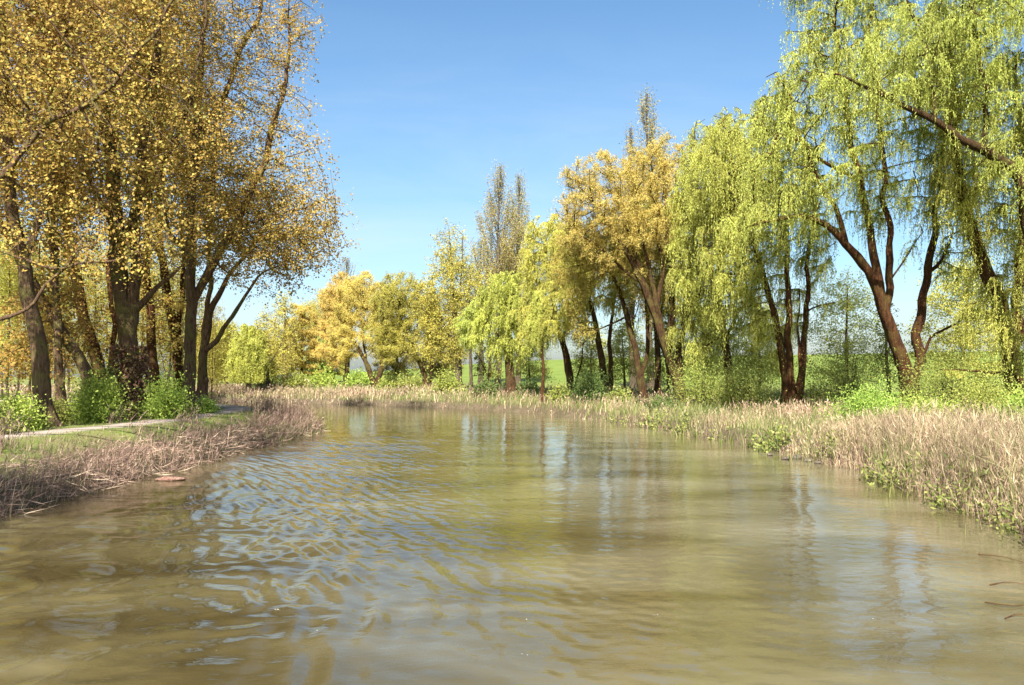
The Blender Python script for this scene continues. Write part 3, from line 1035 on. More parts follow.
make_tree('willow_tree', 69, [
    ([(512, 398), (509, 355), (508, 330), (512, 300), (516, 275)], .42, .08),
    ([(509, 345), (522, 334), (534, 331), (550, 336)], .09, .02), ([(508, 352), (494, 330), (484, 310)], .14, .04), ([(509, 335), (526, 300), (535, 285)], .13, .04)],
    [(510, 300, 36, 34), (490, 325, 22, 32), (528, 305, 24, 36), (510, 340, 28, 22)],
    'round headed yellow green willow on a single thick mossy trunk', 'tree', 212,
    willow(2200, L=.22, W=.065, mat='willow_far', lr=(.6, 2.2)), RIGHTROW, n_attr=620, bark='bark_willow', step=.55)

make_tree('poplar_tree', 80, [
    ([(459, 396), (457, 350), (453, 300), (450, 240)], .34, .06), ([(458, 360), (468, 320), (472, 270)], .16, .05), ([(457, 350), (440, 320), (432, 280)], .14, .05),
    ([(456, 320), (462, 270), (463, 235)], .12, .04)],
    [(450, 305, 30, 64), (470, 305, 20, 50), (432, 325, 20, 42), (450, 250, 14, 32)],
    'ascending yellow poplar with a spiky top left of the round headed willow', 'tree', 213,
    dict(kind='leafy', mat='mixed', n=40000, L=.155, W=.10, sig=.36, thr=.05), RIGHTROW, n_attr=620, bark='bark_grey', step=.6, up=.5)

make_tree('willow_tree', 74, [
    ([(471, 399), (470, 350), (471, 320), (474, 300)], .20, .04)],
    [(472, 325, 14, 26)],
    'slim straight stem in front of the spiky yellow poplar', 'tree', 214,
    willow(700, L=.22, W=.06, mat='willow', lr=(.5, 1.8)), RIGHTROW, n_attr=150, bark='bark_grey', step=.6)

make_tree('willow_tree', 82, [
    ([(428, 395), (423, 370), (410, 340), (398, 318), (390, 300)], .32, .05), ([(429, 390), (433, 350), (425, 310)], .22, .05), ([(410, 340), (392, 330), (380, 315)], .1, .03)],
    [(400, 302, 30, 30), (418, 325, 26, 42), (388, 335, 22, 34)],
    'golden willow leaning left with a V shaped fork near the bend', 'tree', 215,
    dict(GOLD, ns=5600, mat='mixed', L=.17, W=.046, lr=(.6, 1.7)), RIGHTROW, n_attr=600, bark='bark_willow', step=.6, up=.6, tip=.02)

make_tree('willow_tree', 88, [
    ([(376, 394), (366, 362), (352, 338), (340, 322)], .36, .06), ([(378, 390), (381, 345), (376, 310)], .3, .06), ([(366, 362), (364, 330), (362, 300)], .14, .05)],
    [(362, 303, 28, 30), (380, 325, 22, 40), (348, 335, 22, 32)],
    'rounded golden willow with two dark stems above the end of the water', 'tree', 216,
    dict(GOLD, ns=5400, L=.17, W=.046, lr=(.6, 1.8)), RIGHTROW, n_attr=560, bark='bark_willow', step=.6, up=.6, tip=.02)

make_tree('willow_tree', 94, [
    ([(347, 394), (347, 360), (343, 330), (340, 300)], .36, .07), ([(347, 365), (335, 330), (332, 310)], .15, .05)],
    [(340, 303, 22, 30), (335, 340, 20, 32)],
    'leftmost of the rounded golden willows at the bend', 'tree', 217,
    dict(GOLD, ns=4400, L=.17, W=.048, lr=(.6, 1.8)), RIGHTROW, n_attr=420, bark='bark_willow', step=.6, up=.6, tip=.02)

# ---- lombardy poplars standing behind the right row
def lombardy(px, D, top, halfw, seed, label, n=9000, mat='lombardy', low=350, tip=.02):
    """columnar poplar: steep branches all the way up a straight trunk"""
    rg = np.random.default_rng(seed)
    base = unproj(px, 396, D)
    base[2] = hz(base[0], D) - .08
    Ht = unproj(px, top, D)[2] - base[2]
    z0 = unproj(px, low, D)[2] - base[2]
    rw = 1.9 * halfw * D / F_PX
    root = empty('lombardy_poplar', base, label, 'tree', 'columnar poplars behind the right row')
    mb = MB()
    zt = np.linspace(0, Ht, 26)
    tr = np.column_stack([.12 * np.sin(zt * .35 + seed), .12 * np.cos(zt * .3), zt])
    tube(mb, tr, np.interp(zt, [0, .5, Ht], [.5, .36, .03]), 8, rg)
    pts, wts = [], []
    nb = 120
    for k in range(nb):
        f = (k + rg.uniform()) / nb
        zb = z0 + (Ht - z0) * f * .93
        full = rw * min(1, .45 + 1.9 * f) * min(1, 1.55 * (1 - f) + .05) * rg.uniform(.35, 1.15)
        ln = min(Ht - zb, (1.6 + .17 * Ht * rg.uniform(.45, 1.3)) * (1 - .45 * f))
        an = rg.uniform(0, 6.283)
        t = np.linspace(0, 1, 9)
        r_ = full * (1 - (1 - t) ** 2.2)
        c = np.array([np.interp(zb, zt, tr[:, 0]), np.interp(zb, zt, tr[:, 1]), zb])
        q = c + np.column_stack([r_ * math.cos(an), r_ * math.sin(an), ln * t]) + rg.normal(size=(9, 3)) * np.array([.05, .05, .03]) * t[:, None]
        tube(mb, q, np.linspace(.055 * (1 - .6 * f), tip * .5, 9), 3, rg)
        pts.append(q[3:])
    mb.build('trunk', M['bark_grey'], root, smooth=True)
    q = np.concatenate(pts)
    n = int(n * 3.0)
    wt = np.hypot(q[:, 0], q[:, 1]) + .12
    wt = wt * np.interp(q[:, 2], [0, Ht * .6, Ht], [1, 1, .45])
    a = rg.choice(len(q), n, p=wt / wt.sum())
    p = q[a] + rg.normal(size=(n, 3)) * np.array([.24, .24, .36])
    v, qd = leaf_quads(p, norm(rg.normal(size=(n, 3)) * .7 + np.array([0, 0, .6])), .15 * rg.uniform(.7, 1.3, n), .095 * rg.uniform(.7, 1.3, n), rg)
    mesh_quads('crown', v, qd, M[mat], root)
    return root


lombardy(499, 92, 166, 15, 401, 'taller of the twin columnar poplars rising above the tree line', 8000)
lombardy(518, 95, 175, 12, 402, 'shorter right hand twin of the columnar poplars above the tree line', 6500)
lombardy(480, 100, 240, 10, 403, 'low thin columnar poplar at the foot of the twin columnar poplars', 2600)
lombardy(650, 74, 94, 18, 404, 'columnar poplar rising out of the golden willow crown', 9000)
lombardy(633, 78, 128, 11, 405, 'small columnar poplar tip beside the one above the golden willow', 3500)
lombardy(346, 118, 258, 10, 406, 'bare thin columnar poplar behind the golden willows at the bend', 1500, tip=.03)
lombardy(322, 112, 292, 12, 407, 'green columnar poplar left of the golden willows at the bend', 5000, 'mixed')
lombardy(309, 116, 305, 10, 408, 'yellowish columnar poplar with pale trunk left of the green columnar one', 3500, 'mixed')

# ---- trees round the far end of the path
FAR = 'trees beyond the bend of the path'


def far_tree(px, D, top, halfw, seed, label, leaf, name='willow_tree', lean=0, bark='bark_grey', low=392, rad=.24):
    h = low - top
    tr = [([(px, low), (px + lean * .3, low - h * .3), (px + lean * .7, low - h * .6), (px + lean, top + h * .12)], rad, .03),
          ([(px + lean * .3, low - h * .3), (px - halfw * .5, low - h * .58), (px - halfw * .7, top + h * .3)], rad * .5, .03),
          ([(px + lean * .25, low - h * .26), (px + halfw * .5, low - h * .52), (px + halfw * .7, top + h * .28)], rad * .5, .03)]
    if rad < .2:
        tr = tr[:1]
    env = [(px, top + h * .36, halfw * .85, h * .36), (px - halfw * .4, top + h * .58, halfw * .7, h * .3), (px + halfw * .4, top + h * .58, halfw * .7, h * .3)]
    return make_tree(name, D, tr, env, label, 'tree', seed, leaf, FAR, n_attr=420, bark=bark, step=.65, dk=.65, tip=.018 if rad > .2 else .009)


FW = dict(kind='strand', mat='willow_far', ns=4400, m=12, lr=(.6, 3.0), L=.2, W=.056, thr=.05, out=.5)
FO = dict(GOLD, ns=4200, L=.18, W=.056, lr=(.5, 1.4))
FM = dict(kind='leafy', mat='mixed', n=24000, L=.18, W=.115, sig=.42, thr=.05)
far_tree(302, 100, 300, 22, 501, 'orange tinted willow just right of the dark upright trunk at the bend', FO, bark='bark_willow')
far_tree(285, 96, 290, 17, 502, 'sparse tall tree with a dark upright trunk beyond the path', dict(FM, n=6000), 'poplar_tree', 0, 'bark_dark')
far_tree(270, 88, 310, 16, 503, 'thin leaning tree with few leaves beyond the path', dict(FM, n=6000), 'poplar_tree', -14)
far_tree(249, 84, 318, 20, 504, 'bright yellow green willow hanging low beyond the path', FW)
far_tree(262, 108, 325, 20, 505, 'yellow green willow deep behind the reeds right of the low hanging one', FW)
far_tree(318, 106, 330, 15, 506, 'fresh green willow at the foot of the columnar poplars at the bend', dict(FW, mat='green', ns=1400))
far_tree(333, 108, 335, 14, 507, 'pale green willow beneath the leftmost rounded golden willow', dict(FW, ns=1200))
far_tree(226, 92, 322, 20, 508, 'yellow green tree just right of the last left trunks beyond the path', FM, 'poplar_tree')
far_tree(208, 98, 318, 20, 509, 'yellow green tree glimpsed between the last left trunks', FM, 'poplar_tree')
far_tree(238, 125, 338, 16, 510, 'small distant tree with a straight thin trunk at the end of the path', dict(FM, n=4000), 'poplar_tree')
far_tree(215, 130, 340, 16, 511, 'small distant tree farthest left at the end of the path', dict(FM, n=4000), 'poplar_tree')
far_tree(288, 122, 330, 20, 512, 'distant golden tree behind the dark upright trunk', dict(FO, ns=1200))

# ---- thin trees standing behind the right row, at the foot of the field
BACK = 'small trees between the right row and the field'
FT = dict(kind='leafy', mat='olive', n=16000, L=.12, W=.065, sig=.28, thr=.04)
far_tree(845, 46, 270, 46, 601, 'thin small tree with a fine dark stem left of the great willow', dict(FT, mat='willow_far', L=.105, W=.058), 'young_tree', 3, 'bark_grey', 408, .11)
far_tree(889, 39, 300, 22, 602, 'dark grey stem standing close behind the great willow trunk', dict(FT, n=1800), 'young_tree', -4, 'bark_dark', 418, .11)
far_tree(962, 44, 250, 52, 603, 'airy young tree seen between the great willow and the right edge willow', dict(FT, n=27000, mat='willow_far', L=.115, W=.062), 'young_tree', 4, 'bark_grey', 412, .11)
far_tree(760, 56, 300, 30, 604, 'airy young tree behind the three stemmed willow', dict(FT, n=17000, mat='willow_far', L=.13, W=.07), 'young_tree', -3, 'bark_grey', 404, .11)
far_tree(705, 60, 300, 28, 605, 'airy young tree between the golden and the pale veiled willow', dict(FT, n=17000, mat='willow_far', L=.13, W=.07), 'young_tree', 3, 'bark_grey', 402, .11)
far_tree(488, 84, 335, 16, 606, 'dark stemmed sapling left of the thick mossy trunk', dict(FT, n=1800, L=.2, W=.12), 'young_tree', 3, 'bark_dark', 395)
far_tree(395, 98, 320, 24, 607, 'leafy green tree behind the golden willow with the V shaped fork', dict(FT, mat='mixed', n=14000, L=.18, W=.115), 'young_tree', 3, 'bark_dark', 393)
far_tree(440, 92, 330, 22, 608, 'leafy green tree behind the spiky yellow poplar', dict(FT, mat='mixed', n=12000, L=.18, W=.115), 'young_tree', -3, 'bark_dark', 394)

far_tree(625, 64, 318, 26, 609, 'airy young tree in the gap left of the golden willow trunk', dict(FT, n=9000, mat='willow_far', L=.14, W=.075), 'young_tree', -3, 'bark_grey', 401, .10)
far_tree(590, 68, 322, 24, 610, 'airy young tree behind the V forked willow', dict(FT, n=8000, mat='willow_far', L=.14, W=.075), 'young_tree', 3, 'bark_grey', 400, .10)
far_tree(530, 76, 325, 22, 611, 'airy young tree right of the thick mossy trunk', dict(FT, n=8000, mat='willow_far', L=.15, W=.08), 'young_tree', -2, 'bark_grey', 398, .10)
far_tree(668, 62, 315, 24, 612, 'airy young tree seen between the limbs of the golden willow', dict(FT, n=8000, mat='willow_far', L=.14, W=.075), 'young_tree', 2, 'bark_grey', 402, .10)

# reddish ivy on the big poplar, a dark burl on the rear one
rg = np.random.default_rng(44)
n = 1700
t = rg.uniform(0, 1, n) ** 1.3
an = rg.uniform(0, 2 * math.pi, n)
cx = np.interp(t * 3.0, [0, 1.2, 3.0], [0, -.08, -.25])
rad = .50 + .16 * rg.uniform(0, 1, n) - .06 * t + .12 * np.exp(-t * 6)
p = np.stack([cx + rad * np.cos(an), rad * np.sin(an), .05 + t * 3.0], 1)
d = norm(np.stack([np.cos(an), np.sin(an), -.9 + 0 * an], 1) + rg.normal(size=(n, 3)) * .5)
v, q = leaf_quads(p, d, .16 * rg.uniform(.7, 1.3, n), .13 * rg.uniform(.7, 1.3, n), rg)
mesh_quads('ivy', v, q, M['ivy'], big)
mb = MB()
a = np.linspace(0, 1, 8)
tube(mb, np.stack([.30 + .05 * np.sin(a * 3), 0 * a - .12, 1.35 + .42 * a], 1), .12 * np.sin(np.pi * np.clip(a, .06, .94)) + .01, 8, rg, .1)
mb.build('burl', M['bark_dark'], rear, smooth=True)


# ------------------------------------------------------------------ ground cover, reeds and bushes
def scatter(n, box, prob, rg):
    x0, y0, x1, y1 = box
    P = np.column_stack([rg.uniform(x0, x1, n), rg.uniform(y0, y1, n)])
    P = P[(np.abs(P[:, 0]) < .85 * P[:, 1] + 3.5)]
    dl, dr, ins = river_sd(P)
    s_l = np.where(ins, -dl, dl) + .22 * wob(P[:, 0], P[:, 1])
    s_r = np.where(ins, -dr, dr) + .28 * wob(P[:, 0], P[:, 1])
    left = dl < dr
    dp = seg_dist(P, PATH)
    d = np.hypot(P[:, 0], P[:, 1])
    pr = prob(P, s_l, s_r, left, dp, d)
    k = rg.uniform(0, 1, len(P)) < pr
    P = P[k]
    roots = np.column_stack([P, height(P) - .03])
    roots[:, 2] = np.maximum(roots[:, 2], -.15)
    s = np.where(left, s_l, s_r)[k]
    return roots, d[k], s, dp[k]


def patch(P, sc, ph=0.0):
    return .5 + .5 * wob(P[:, 0] * sc + ph, P[:, 1] * sc - ph * .7)


def reed_mesh(name, roots, d, H, lean, mat, label, rg, leaves=3, w0=.011):
    n = len(roots)
    wd = w0 * np.clip(d / 15, 1, 5) ** .85
    mb = MB()
    v, q, c = blades(roots, H, lean, wd * 1.25, rg, 4)
    mb.add(v, q)
    for k in range(leaves):                               # dry leaves that leave the stem and a ragged head
        j = rg.integers(1, 5, n)
        p = c[np.arange(n), j]
        ll = np.concatenate([lean, np.zeros((n, 1))], 1)
        dd = norm(ll * .8 + rg.normal(size=(n, 3)) * .38 + np.array([0, 0, .75]))
        v, q = leaf_quads(p, dd, (.12 + .26 * rg.uniform(0, 1, n)) * np.minimum(1, H), wd * 1.5, rg)
        mb.add(v, q)
    o = mb.build(name, M[mat])
    return tag(o, label, None, None, 'stuff')


def lod(d, ref, p=1.5, lo=.04):
    return np.clip((ref / d) ** p, lo, 1)


rg = np.random.default_rng(77)
# left bank: wind-bent weathered reeds along the water's edge
roots, d, s, dp = scatter(230000, (-34, 8, -5, 62), lambda P, sl, sr, lf, dp, d:
    lf * lod(d, 16) * (dp > 1.25) * np.where(P[:, 1] > 40, (sl > -.05) * (sl < 6) * .8, (sl > -.12) * (1 - sst(1.1, 2.2, sl)) * (.12 + .85 * sst(.25, .6, patch(P, .45)))), rg)
n = len(roots)
H = rg.uniform(.35, .9, n) * (.45 + 1.0 * patch(roots, .7, 2)) * np.where(roots[:, 1] > 30, 1.25, 1)
lean = np.column_stack([rg.normal(.34, .28, n) + .22 * wob(roots[:, 0] * .5, roots[:, 1] * .5), rg.normal(-.15, .28, n)])
reed_mesh('reeds', roots, d, H, lean, 'reed_dark', 'brown wind bent dry reeds along the foot of the left bank', rg, 2, .0068)

roots, d, s, dp = scatter(90000, (-20, 12, -9, 42), lambda P, sl, sr, lf, dp, d:
    lf * lod(d, 16) * (dp > .9) * (sl > 1.5) * sst(.62, .82, patch(P, .8, 11)) * .7, rg)
n = len(roots)
H = rg.uniform(.3, .85, n)
lean = np.column_stack([rg.normal(.35, .25, n), rg.normal(-.1, .25, n)])
reed_mesh('dry_grass', roots, d, H, lean, 'reed_dark', 'scattered tufts of purple dry grass beside the towpath', rg, 2, .0085)

# right bank: tall upright dry reeds near, lower ones further off
roots, d, s, dp = scatter(250000, (2, 8, 22, 50), lambda P, sl, sr, lf, dp, d:
    (~lf) * lod(d, 17) * (sr > -.1) * (1 - sst(2.3, 3.5, sr)) * np.where(P[:, 1] > 27, .35 * sst(.35, .7, patch(P, .5)), .95 * (.3 + .7 * sst(.15, .5, patch(P, .4, 1)))), rg)
n = len(roots)
near = 1 - sst(21, 30, roots[:, 1])
H = rg.uniform(.55, 1.05, n) * (.62 + .72 * near) * (.8 + .35 * patch(roots, .33, 1)) * (.5 + .5 * sst(-.1, .9, s))
lean = np.column_stack([rg.normal(-.05, .16, n), rg.normal(-.04, .16, n)])
reed_mesh('reeds', roots, d, H, lean, 'reed', 'tall upright pinkish dry reeds lining the right bank', rg, 2, .0062)

roots, d, s, dp = scatter(60000, (4, 8, 22, 50), lambda P, sl, sr, lf, dp, d:
    (~lf) * lod(d, 17) * (sr > 0) * (sr < 5.0) * .9 * sst(.25, .7, patch(P, .7, 9)), rg)
n = len(roots)
near = 1 - sst(21, 30, roots[:, 1])
v, q, _ = blades(roots, rg.uniform(.5, 1.0, n) * (.7 + .75 * near), np.column_stack([rg.normal(-.05, .2, n), rg.normal(0, .2, n)]), .012 * np.clip(d / 15, 1, 4), rg, 3)
tag(mesh_quads('grass', v, q, M['grass']), 'tall green grass blades growing up through the right hand reeds', kind='stuff')

# far bank and the dry strip behind the right-hand reeds
roots, d, s, dp = scatter(260000, (-75, 44, 34, 100), lambda P, sl, sr, lf, dp, d:
    (~lf) * (.30 * (sr > -.1) * (sr < 7) * (.15 + .85 * sst(.35, .65, patch(P, .22, 3)) * np.where(P[:, 0] < -14, .9, .16) + .4 * (P[:, 0] < -10))
             + .25 * (sr > 6) * (sr < 11) * sst(.5, .7, patch(P, .3, 5))), rg)
n = len(roots)
H = rg.uniform(.5, 1.0, n) * (.65 + .5 * patch(roots, .4, 1)) * (.6 + .4 * sst(-.1, 1, s))
lean = np.column_stack([rg.normal(.1, .22, n), rg.normal(0, .2, n)])
reed_mesh('reeds', roots, d, H, lean, 'reed', 'low band of dry reeds along the far bank at the bend', rg, 2)

roots, d, s, dp = scatter(70000, (8, 22, 34, 52), lambda P, sl, sr, lf, dp, d:
    (~lf) * lod(d, 20) * (sr > 3.5) * (sr < 10) * sst(.45, .62, patch(P, .28, 4)) * .8, rg)
n = len(roots)
H = rg.uniform(.35, .8, n)
lean = np.column_stack([rg.normal(.05, .25, n), rg.normal(0, .25, n)])
reed_mesh('dry_grass', roots, d, H, lean, 'reed', 'patches of dry purplish grass on the right bank below the willows', rg, 2)

# green grass
MBg = MB()
roots, d, s, dp = scatter(260000, (-60, 8, -7, 80), lambda P, sl, sr, lf, dp, d:
    lf * (dp > .60) * (sl > .3) * lod(d, 15, 1.6, .05) * np.where(sl < 4.4, .85, .75), rg)
n = len(roots)
H = rg.uniform(.10, .30, n) * (.7 + .6 * patch(roots, .6)) * np.where(dp < 1.6, .55, 1)
v, q, _ = blades(roots, H, rg.normal(0, .4, (n, 2)) + np.array([.2, 0]), .011 * np.clip(d / 13, 1, 5), rg, 2)
MBg.add(v, q)
tag(MBg.build('grass', M['grass']), 'green grass on the left bank and under the bronze trees', kind='stuff')
MBg = MB()
roots, d, s, dp = scatter(420000, (-45, 8, 46, 100), lambda P, sl, sr, lf, dp, d:
    (~lf) * (sr > .15) * (sr < 22) * lod(d, 19, 1.3, .10) * np.where(sr < 1.2, .5, .9), rg)
n = len(roots)
H = rg.uniform(.2, .6, n) * (.7 + .8 * patch(roots, .5, 1)) * np.where(s > 13, .6, 1) * np.where((s < 4.5) * (d < 30), 2.1, 1)
v, q, _ = blades(roots, H, rg.normal(0, .4, (n, 2)), .013 * np.clip(d / 14, 1, 5), rg, 2)
MBg.add(v, q)
tag(MBg.build('grass', M['grass']), 'green and straw coloured grass on the right bank', kind='stuff')

# leafy weeds and blades at the right waterline
mb = MB()
roots, d, s, dp = scatter(60000, (3, 9, 14, 46), lambda P, sl, sr, lf, dp, d:
    (~lf) * (sr > -.35) * (sr < .8) * np.where(P[:, 1] < 19, sst(.3, .6, patch(P, .9, 2)), sst(.45, .8, patch(P, .9, 2))) * lod(d, 18, 1.3, .06) * .45, rg)
n = len(roots)
for k in range(7):
    p = roots + np.column_stack([rg.normal(0, .07, (n, 2)), rg.uniform(.02, .75, n) * rg.uniform(.4, 1, n)])
    v, q = leaf_quads(p, norm(rg.normal(size=(n, 3)) + np.array([-.2, -.2, .6])), .11 * rg.uniform(.6, 1.4, n), .045 * np.clip(d / 16, 1, 2.5), rg)
    mb.add(v, q)
roots, d, s, dp = scatter(30000, (3, 9, 14, 40), lambda P, sl, sr, lf, dp, d:
    (~lf) * (sr > -.9) * (sr < .4) * sst(.62, .85, patch(P, 1.1, 6)) * .35, rg)
n = len(roots)
v, q, _ = blades(roots, rg.uniform(.25, .7, n), rg.normal(0, .3, (n, 2)), .012 * np.clip(d / 13, 1, 3), rg, 3)
mb.add(v, q)
tag(mb.build('weeds', M['waterweed']), 'green leafy weeds and blades growing out of the water at the right bank', kind='stuff')
mb = MB()
roots, d, s, dp = scatter(16000, (-14, 10, -6, 44), lambda P, sl, sr, lf, dp, d:
    lf * (sl > -.2) * (sl < .9) * np.where(P[:, 1] > 31, .75, .22 * sst(.55, .8, patch(P, .8, 1))), rg)
n = len(roots)
v, q, _ = blades(roots, rg.uniform(.2, .55, n), rg.normal(0, .35, (n, 2)) + np.array([.3, 0]), .012 * np.clip(d / 13, 1, 3), rg, 3)
mb.add(v, q)
tag(mb.build('weeds', M['grass']), 'green sedge at the water edge of the left bank, thickest at its tip', kind='stuff')
# dead litter on the slope of the left bank
mb = MB()
roots, d, s, dp = scatter(60000, (-13, 10, -7, 40), lambda P, sl, sr, lf, dp, d: lf * (sl > -.1) * (sl < 2.0) * .28 * lod(d, 18), rg)
n = len(roots)
dd = norm(rg.normal(size=(n, 3)) * np.array([1, 1, .45]) + np.array([.9, -.3, .1]))
v, q = leaf_quads(roots + np.array([0, 0, .05]) + rg.uniform(0, .16, (n, 1)) * np.array([0, 0, 1]), dd, rg.uniform(.25, .7, n), .013 * np.clip(d / 14, 1, 3), rg)
mb.add(v, q)
tag(mb.build('litter', M['reed_dark']), 'flattened dead stems covering the slope of the left bank', kind='stuff')


def make_bush(px, D, wpx, hpx, n, L, W, mat, seed, label, group, name='bush', loose=.16, stems=9, bark='bark_grey'):
    rg = np.random.default_rng(seed)
    s = D / F_PX
    x = (px - CX) * s
    z = hz(x, D) - .05
    rw, h = wpx * s * .5, hpx * s
    root = empty(name, (x, D, z), label, 'bush', group)
    nc = 70
    c = norm(rg.normal(size=(nc, 3)) + np.array([0, 0, .3]))
    c[:, 2] = np.abs(c[:, 2])
    rr = rg.uniform(.25, 1, nc) ** .5 * (.8 + .35 * np.sin(3 * np.arctan2(c[:, 1], c[:, 0]) + seed) * .6)
    c = c * rr[:, None] * np.array([rw, rw * .8, h])
    c[:, 2] = np.maximum(c[:, 2], .12 * h * rg.uniform(.4, 1.6, nc))
    mb = MB()
    for k in range(nc if nc < stems * 6 else stems * 5):
        a = rg.normal(size=3) * np.array([rw, rw, 0]) * .12
        e = c[k]
        m_ = a * .6 + e * .4 + np.array([0, 0, .18 * h])
        t = np.linspace(0, 1, 6)[:, None]
        pts = (1 - t) ** 2 * a + 2 * t * (1 - t) * m_ + t * t * e
        tube(mb, pts, np.linspace(.022, .006, 6) * (1 + D / 60), 4, rg)
    mb.build('stems', M[bark], root, smooth=True)
    w_ = rg.integers(0, nc, n)
    sig = loose * (rw + h) * .75
    p = c[w_] + rg.normal(size=(n, 3)) * sig * np.array([1, 1, .8])
    p[:, 2] = np.maximum(p[:, 2], .04)
    v, q = leaf_quads(p, norm(rg.normal(size=(n, 3)) + np.array([0, 0, .25])), L * rg.uniform(.6, 1.3, n), W * rg.uniform(.6, 1.3, n), rg)
    mesh_quads('foliage', v, q, M[mat], root)
    return root


GL, GR, GF = 'bright bushes under the left poplars', 'bushes below the right willows', 'low bushes along the far bank'
make_bush(98, 30, 46, 54, 9000, .09, .07, 'green', 701, 'big bright green bush left of the ivy clad trunk', GL)
make_bush(166, 32, 36, 48, 7500, .09, .07, 'green', 702, 'bright green bush between the ivy clad trunk and the last left trunk', GL)
make_bush(114, 35, 22, 66, 3500, .10, .075, 'darkgreen', 703, 'darker green bush squeezed behind the ivy clad trunk', GL)
make_bush(18, 25.5, 46, 44, 6500, .08, .06, 'green', 704, 'bright green bush at the left edge', GL)
make_bush(56, 29, 26, 26, 2600, .08, .06, 'olive', 705, 'low olive bush between the left edge bush and the big bright bush', GL)
make_bush(206, 36, 22, 20, 2000, .09, .065, 'green', 706, 'small green bush at the foot of the last left trunk', GL)
make_bush(228, 60, 26, 12, 1000, .14, .1, 'olive', 707, 'low tuft of green beside the path where it turns', GL)
make_bush(-14, 23, 40, 50, 3500, .08, .06, 'olive', 708, 'olive bush cut by the left edge of the photo', GL)

make_bush(590, 57, 38, 36, 6000, .12, .075, 'darkgreen', 711, 'dark green bush beneath the V forked willow', GR)
make_bush(560, 59, 26, 20, 1600, .16, .1, 'olive', 712, 'small olive bush beside the slim young willow', GR)
make_bush(706, 46, 60, 54, 9500, .10, .05, 'weed', 713, 'light yellow green bush at the foot of the golden willow', GR, loose=.2)
make_bush(745, 44, 66, 54, 10000, .10, .05, 'olive', 714, 'wide olive bush left of the three stemmed willow', GR, loose=.18)
make_bush(660, 46, 44, 16, 1800, .13, .07, 'darkgreen', 715, 'low dark scrub around the golden willow trunk', GR)
make_bush(852, 40, 60, 60, 9000, .09, .045, 'olive', 716, 'thin olive bush below the fine stemmed tree', GR, loose=.2)
make_bush(870, 29.5, 76, 44, 11000, .075, .05, 'green', 717, 'spreading bright green bramble left of the great willow trunk', GR)
make_bush(950, 32, 90, 76, 14000, .08, .042, 'olive', 718, 'tall olive thicket just right of the great willow trunk', GR, loose=.18)
make_bush(990, 28, 84, 48, 11000, .075, .05, 'weed', 719, 'pale green bramble in front of the right edge willow', GR)
make_bush(925, 28, 70, 36, 9000, .075, .05, 'green', 720, 'low bramble in front of the great willow', GR)
make_bush(1030, 25, 60, 46, 7000, .075, .05, 'green', 721, 'bramble cut by the right edge of the photo', GR)
make_bush(486, 70, 30, 22, 1600, .2, .13, 'darkgreen', 731, 'dark bush left of the thick mossy trunk', GF)
make_bush(528, 69, 24, 14, 1200, .2, .13, 'darkgreen', 732, 'low dark bush right of the thick mossy trunk', GF)
make_bush(448, 76, 34, 26, 2200, .2, .14, 'weed', 733, 'yellow green bush in front of the spiky yellow poplar', GF)
make_bush(412, 82, 34, 18, 1800, .2, .14, 'olive', 734, 'olive bush at the foot of the V forked golden willow', GF)
make_bush(390, 84, 28, 16, 1500, .2, .14, 'weed', 735, 'light bush between the two golden willows', GF)
make_bush(358, 88, 30, 22, 1600, .22, .15, 'green', 736, 'green bush at the end of the water', GF)
make_bush(322, 92, 34, 24, 1800, .22, .15, 'green', 737, 'green bush under the fresh green willow', GF)
make_bush(292, 90, 34, 20, 1700, .22, .15, 'olive', 738, 'olive bush under the orange tinted willow', GF)
make_bush(262, 90, 30, 18, 1500, .22, .15, 'darkgreen', 739, 'dark bush beyond the reeds under the leaning thin tree', GF)
make_bush(620, 56, 30, 14, 1500, .16, .1, 'olive', 740, 'low scrub left of the dark stemmed leaning willow', GR)
make_bush(815, 42, 36, 24, 2000, .12, .07, 'weed', 741, 'small light bush right of the three stemmed willow', GR)


# ------------------------------------------------------------------ small things at the water
def lump(name, loc, size, mat, seed, label, cat, group=None, rz=0.0, k=12, m=9):
    rg = np.random.default_rng(seed)
    th = np.linspace(0, math.pi, m)
    ph = np.arange(k) * 2 * math.pi / k
    o = 1 + .16 * rg.normal(size=(m, k))
    o[0] = o[0].mean(); o[-1] = o[-1].mean()
    x = np.cos(th)[:, None] * np.ones(k) * size[0]
    y = np.sin(th)[:, None] * np.cos(ph) * size[1] * o
    z = np.sin(th)[:, None] * np.sin(ph) * size[2] * o
    v = np.stack([x + .05 * size[0] * rg.normal(size=(m, 1)), y, z], -1).reshape(-1, 3)
    i = np.arange(m - 1)[:, None] * k
    j = np.arange(k); j2 = (j + 1) % k
    q = np.stack([i + j, i + j2, i + k + j2, i + k + j], -1).reshape(-1, 4)
    ob = mesh_quads(name, v, q, M[mat], smooth=True)
    ob.location = loc
    ob.rotation_euler = (0, 0, rz)
    return tag(ob, label, cat, group)


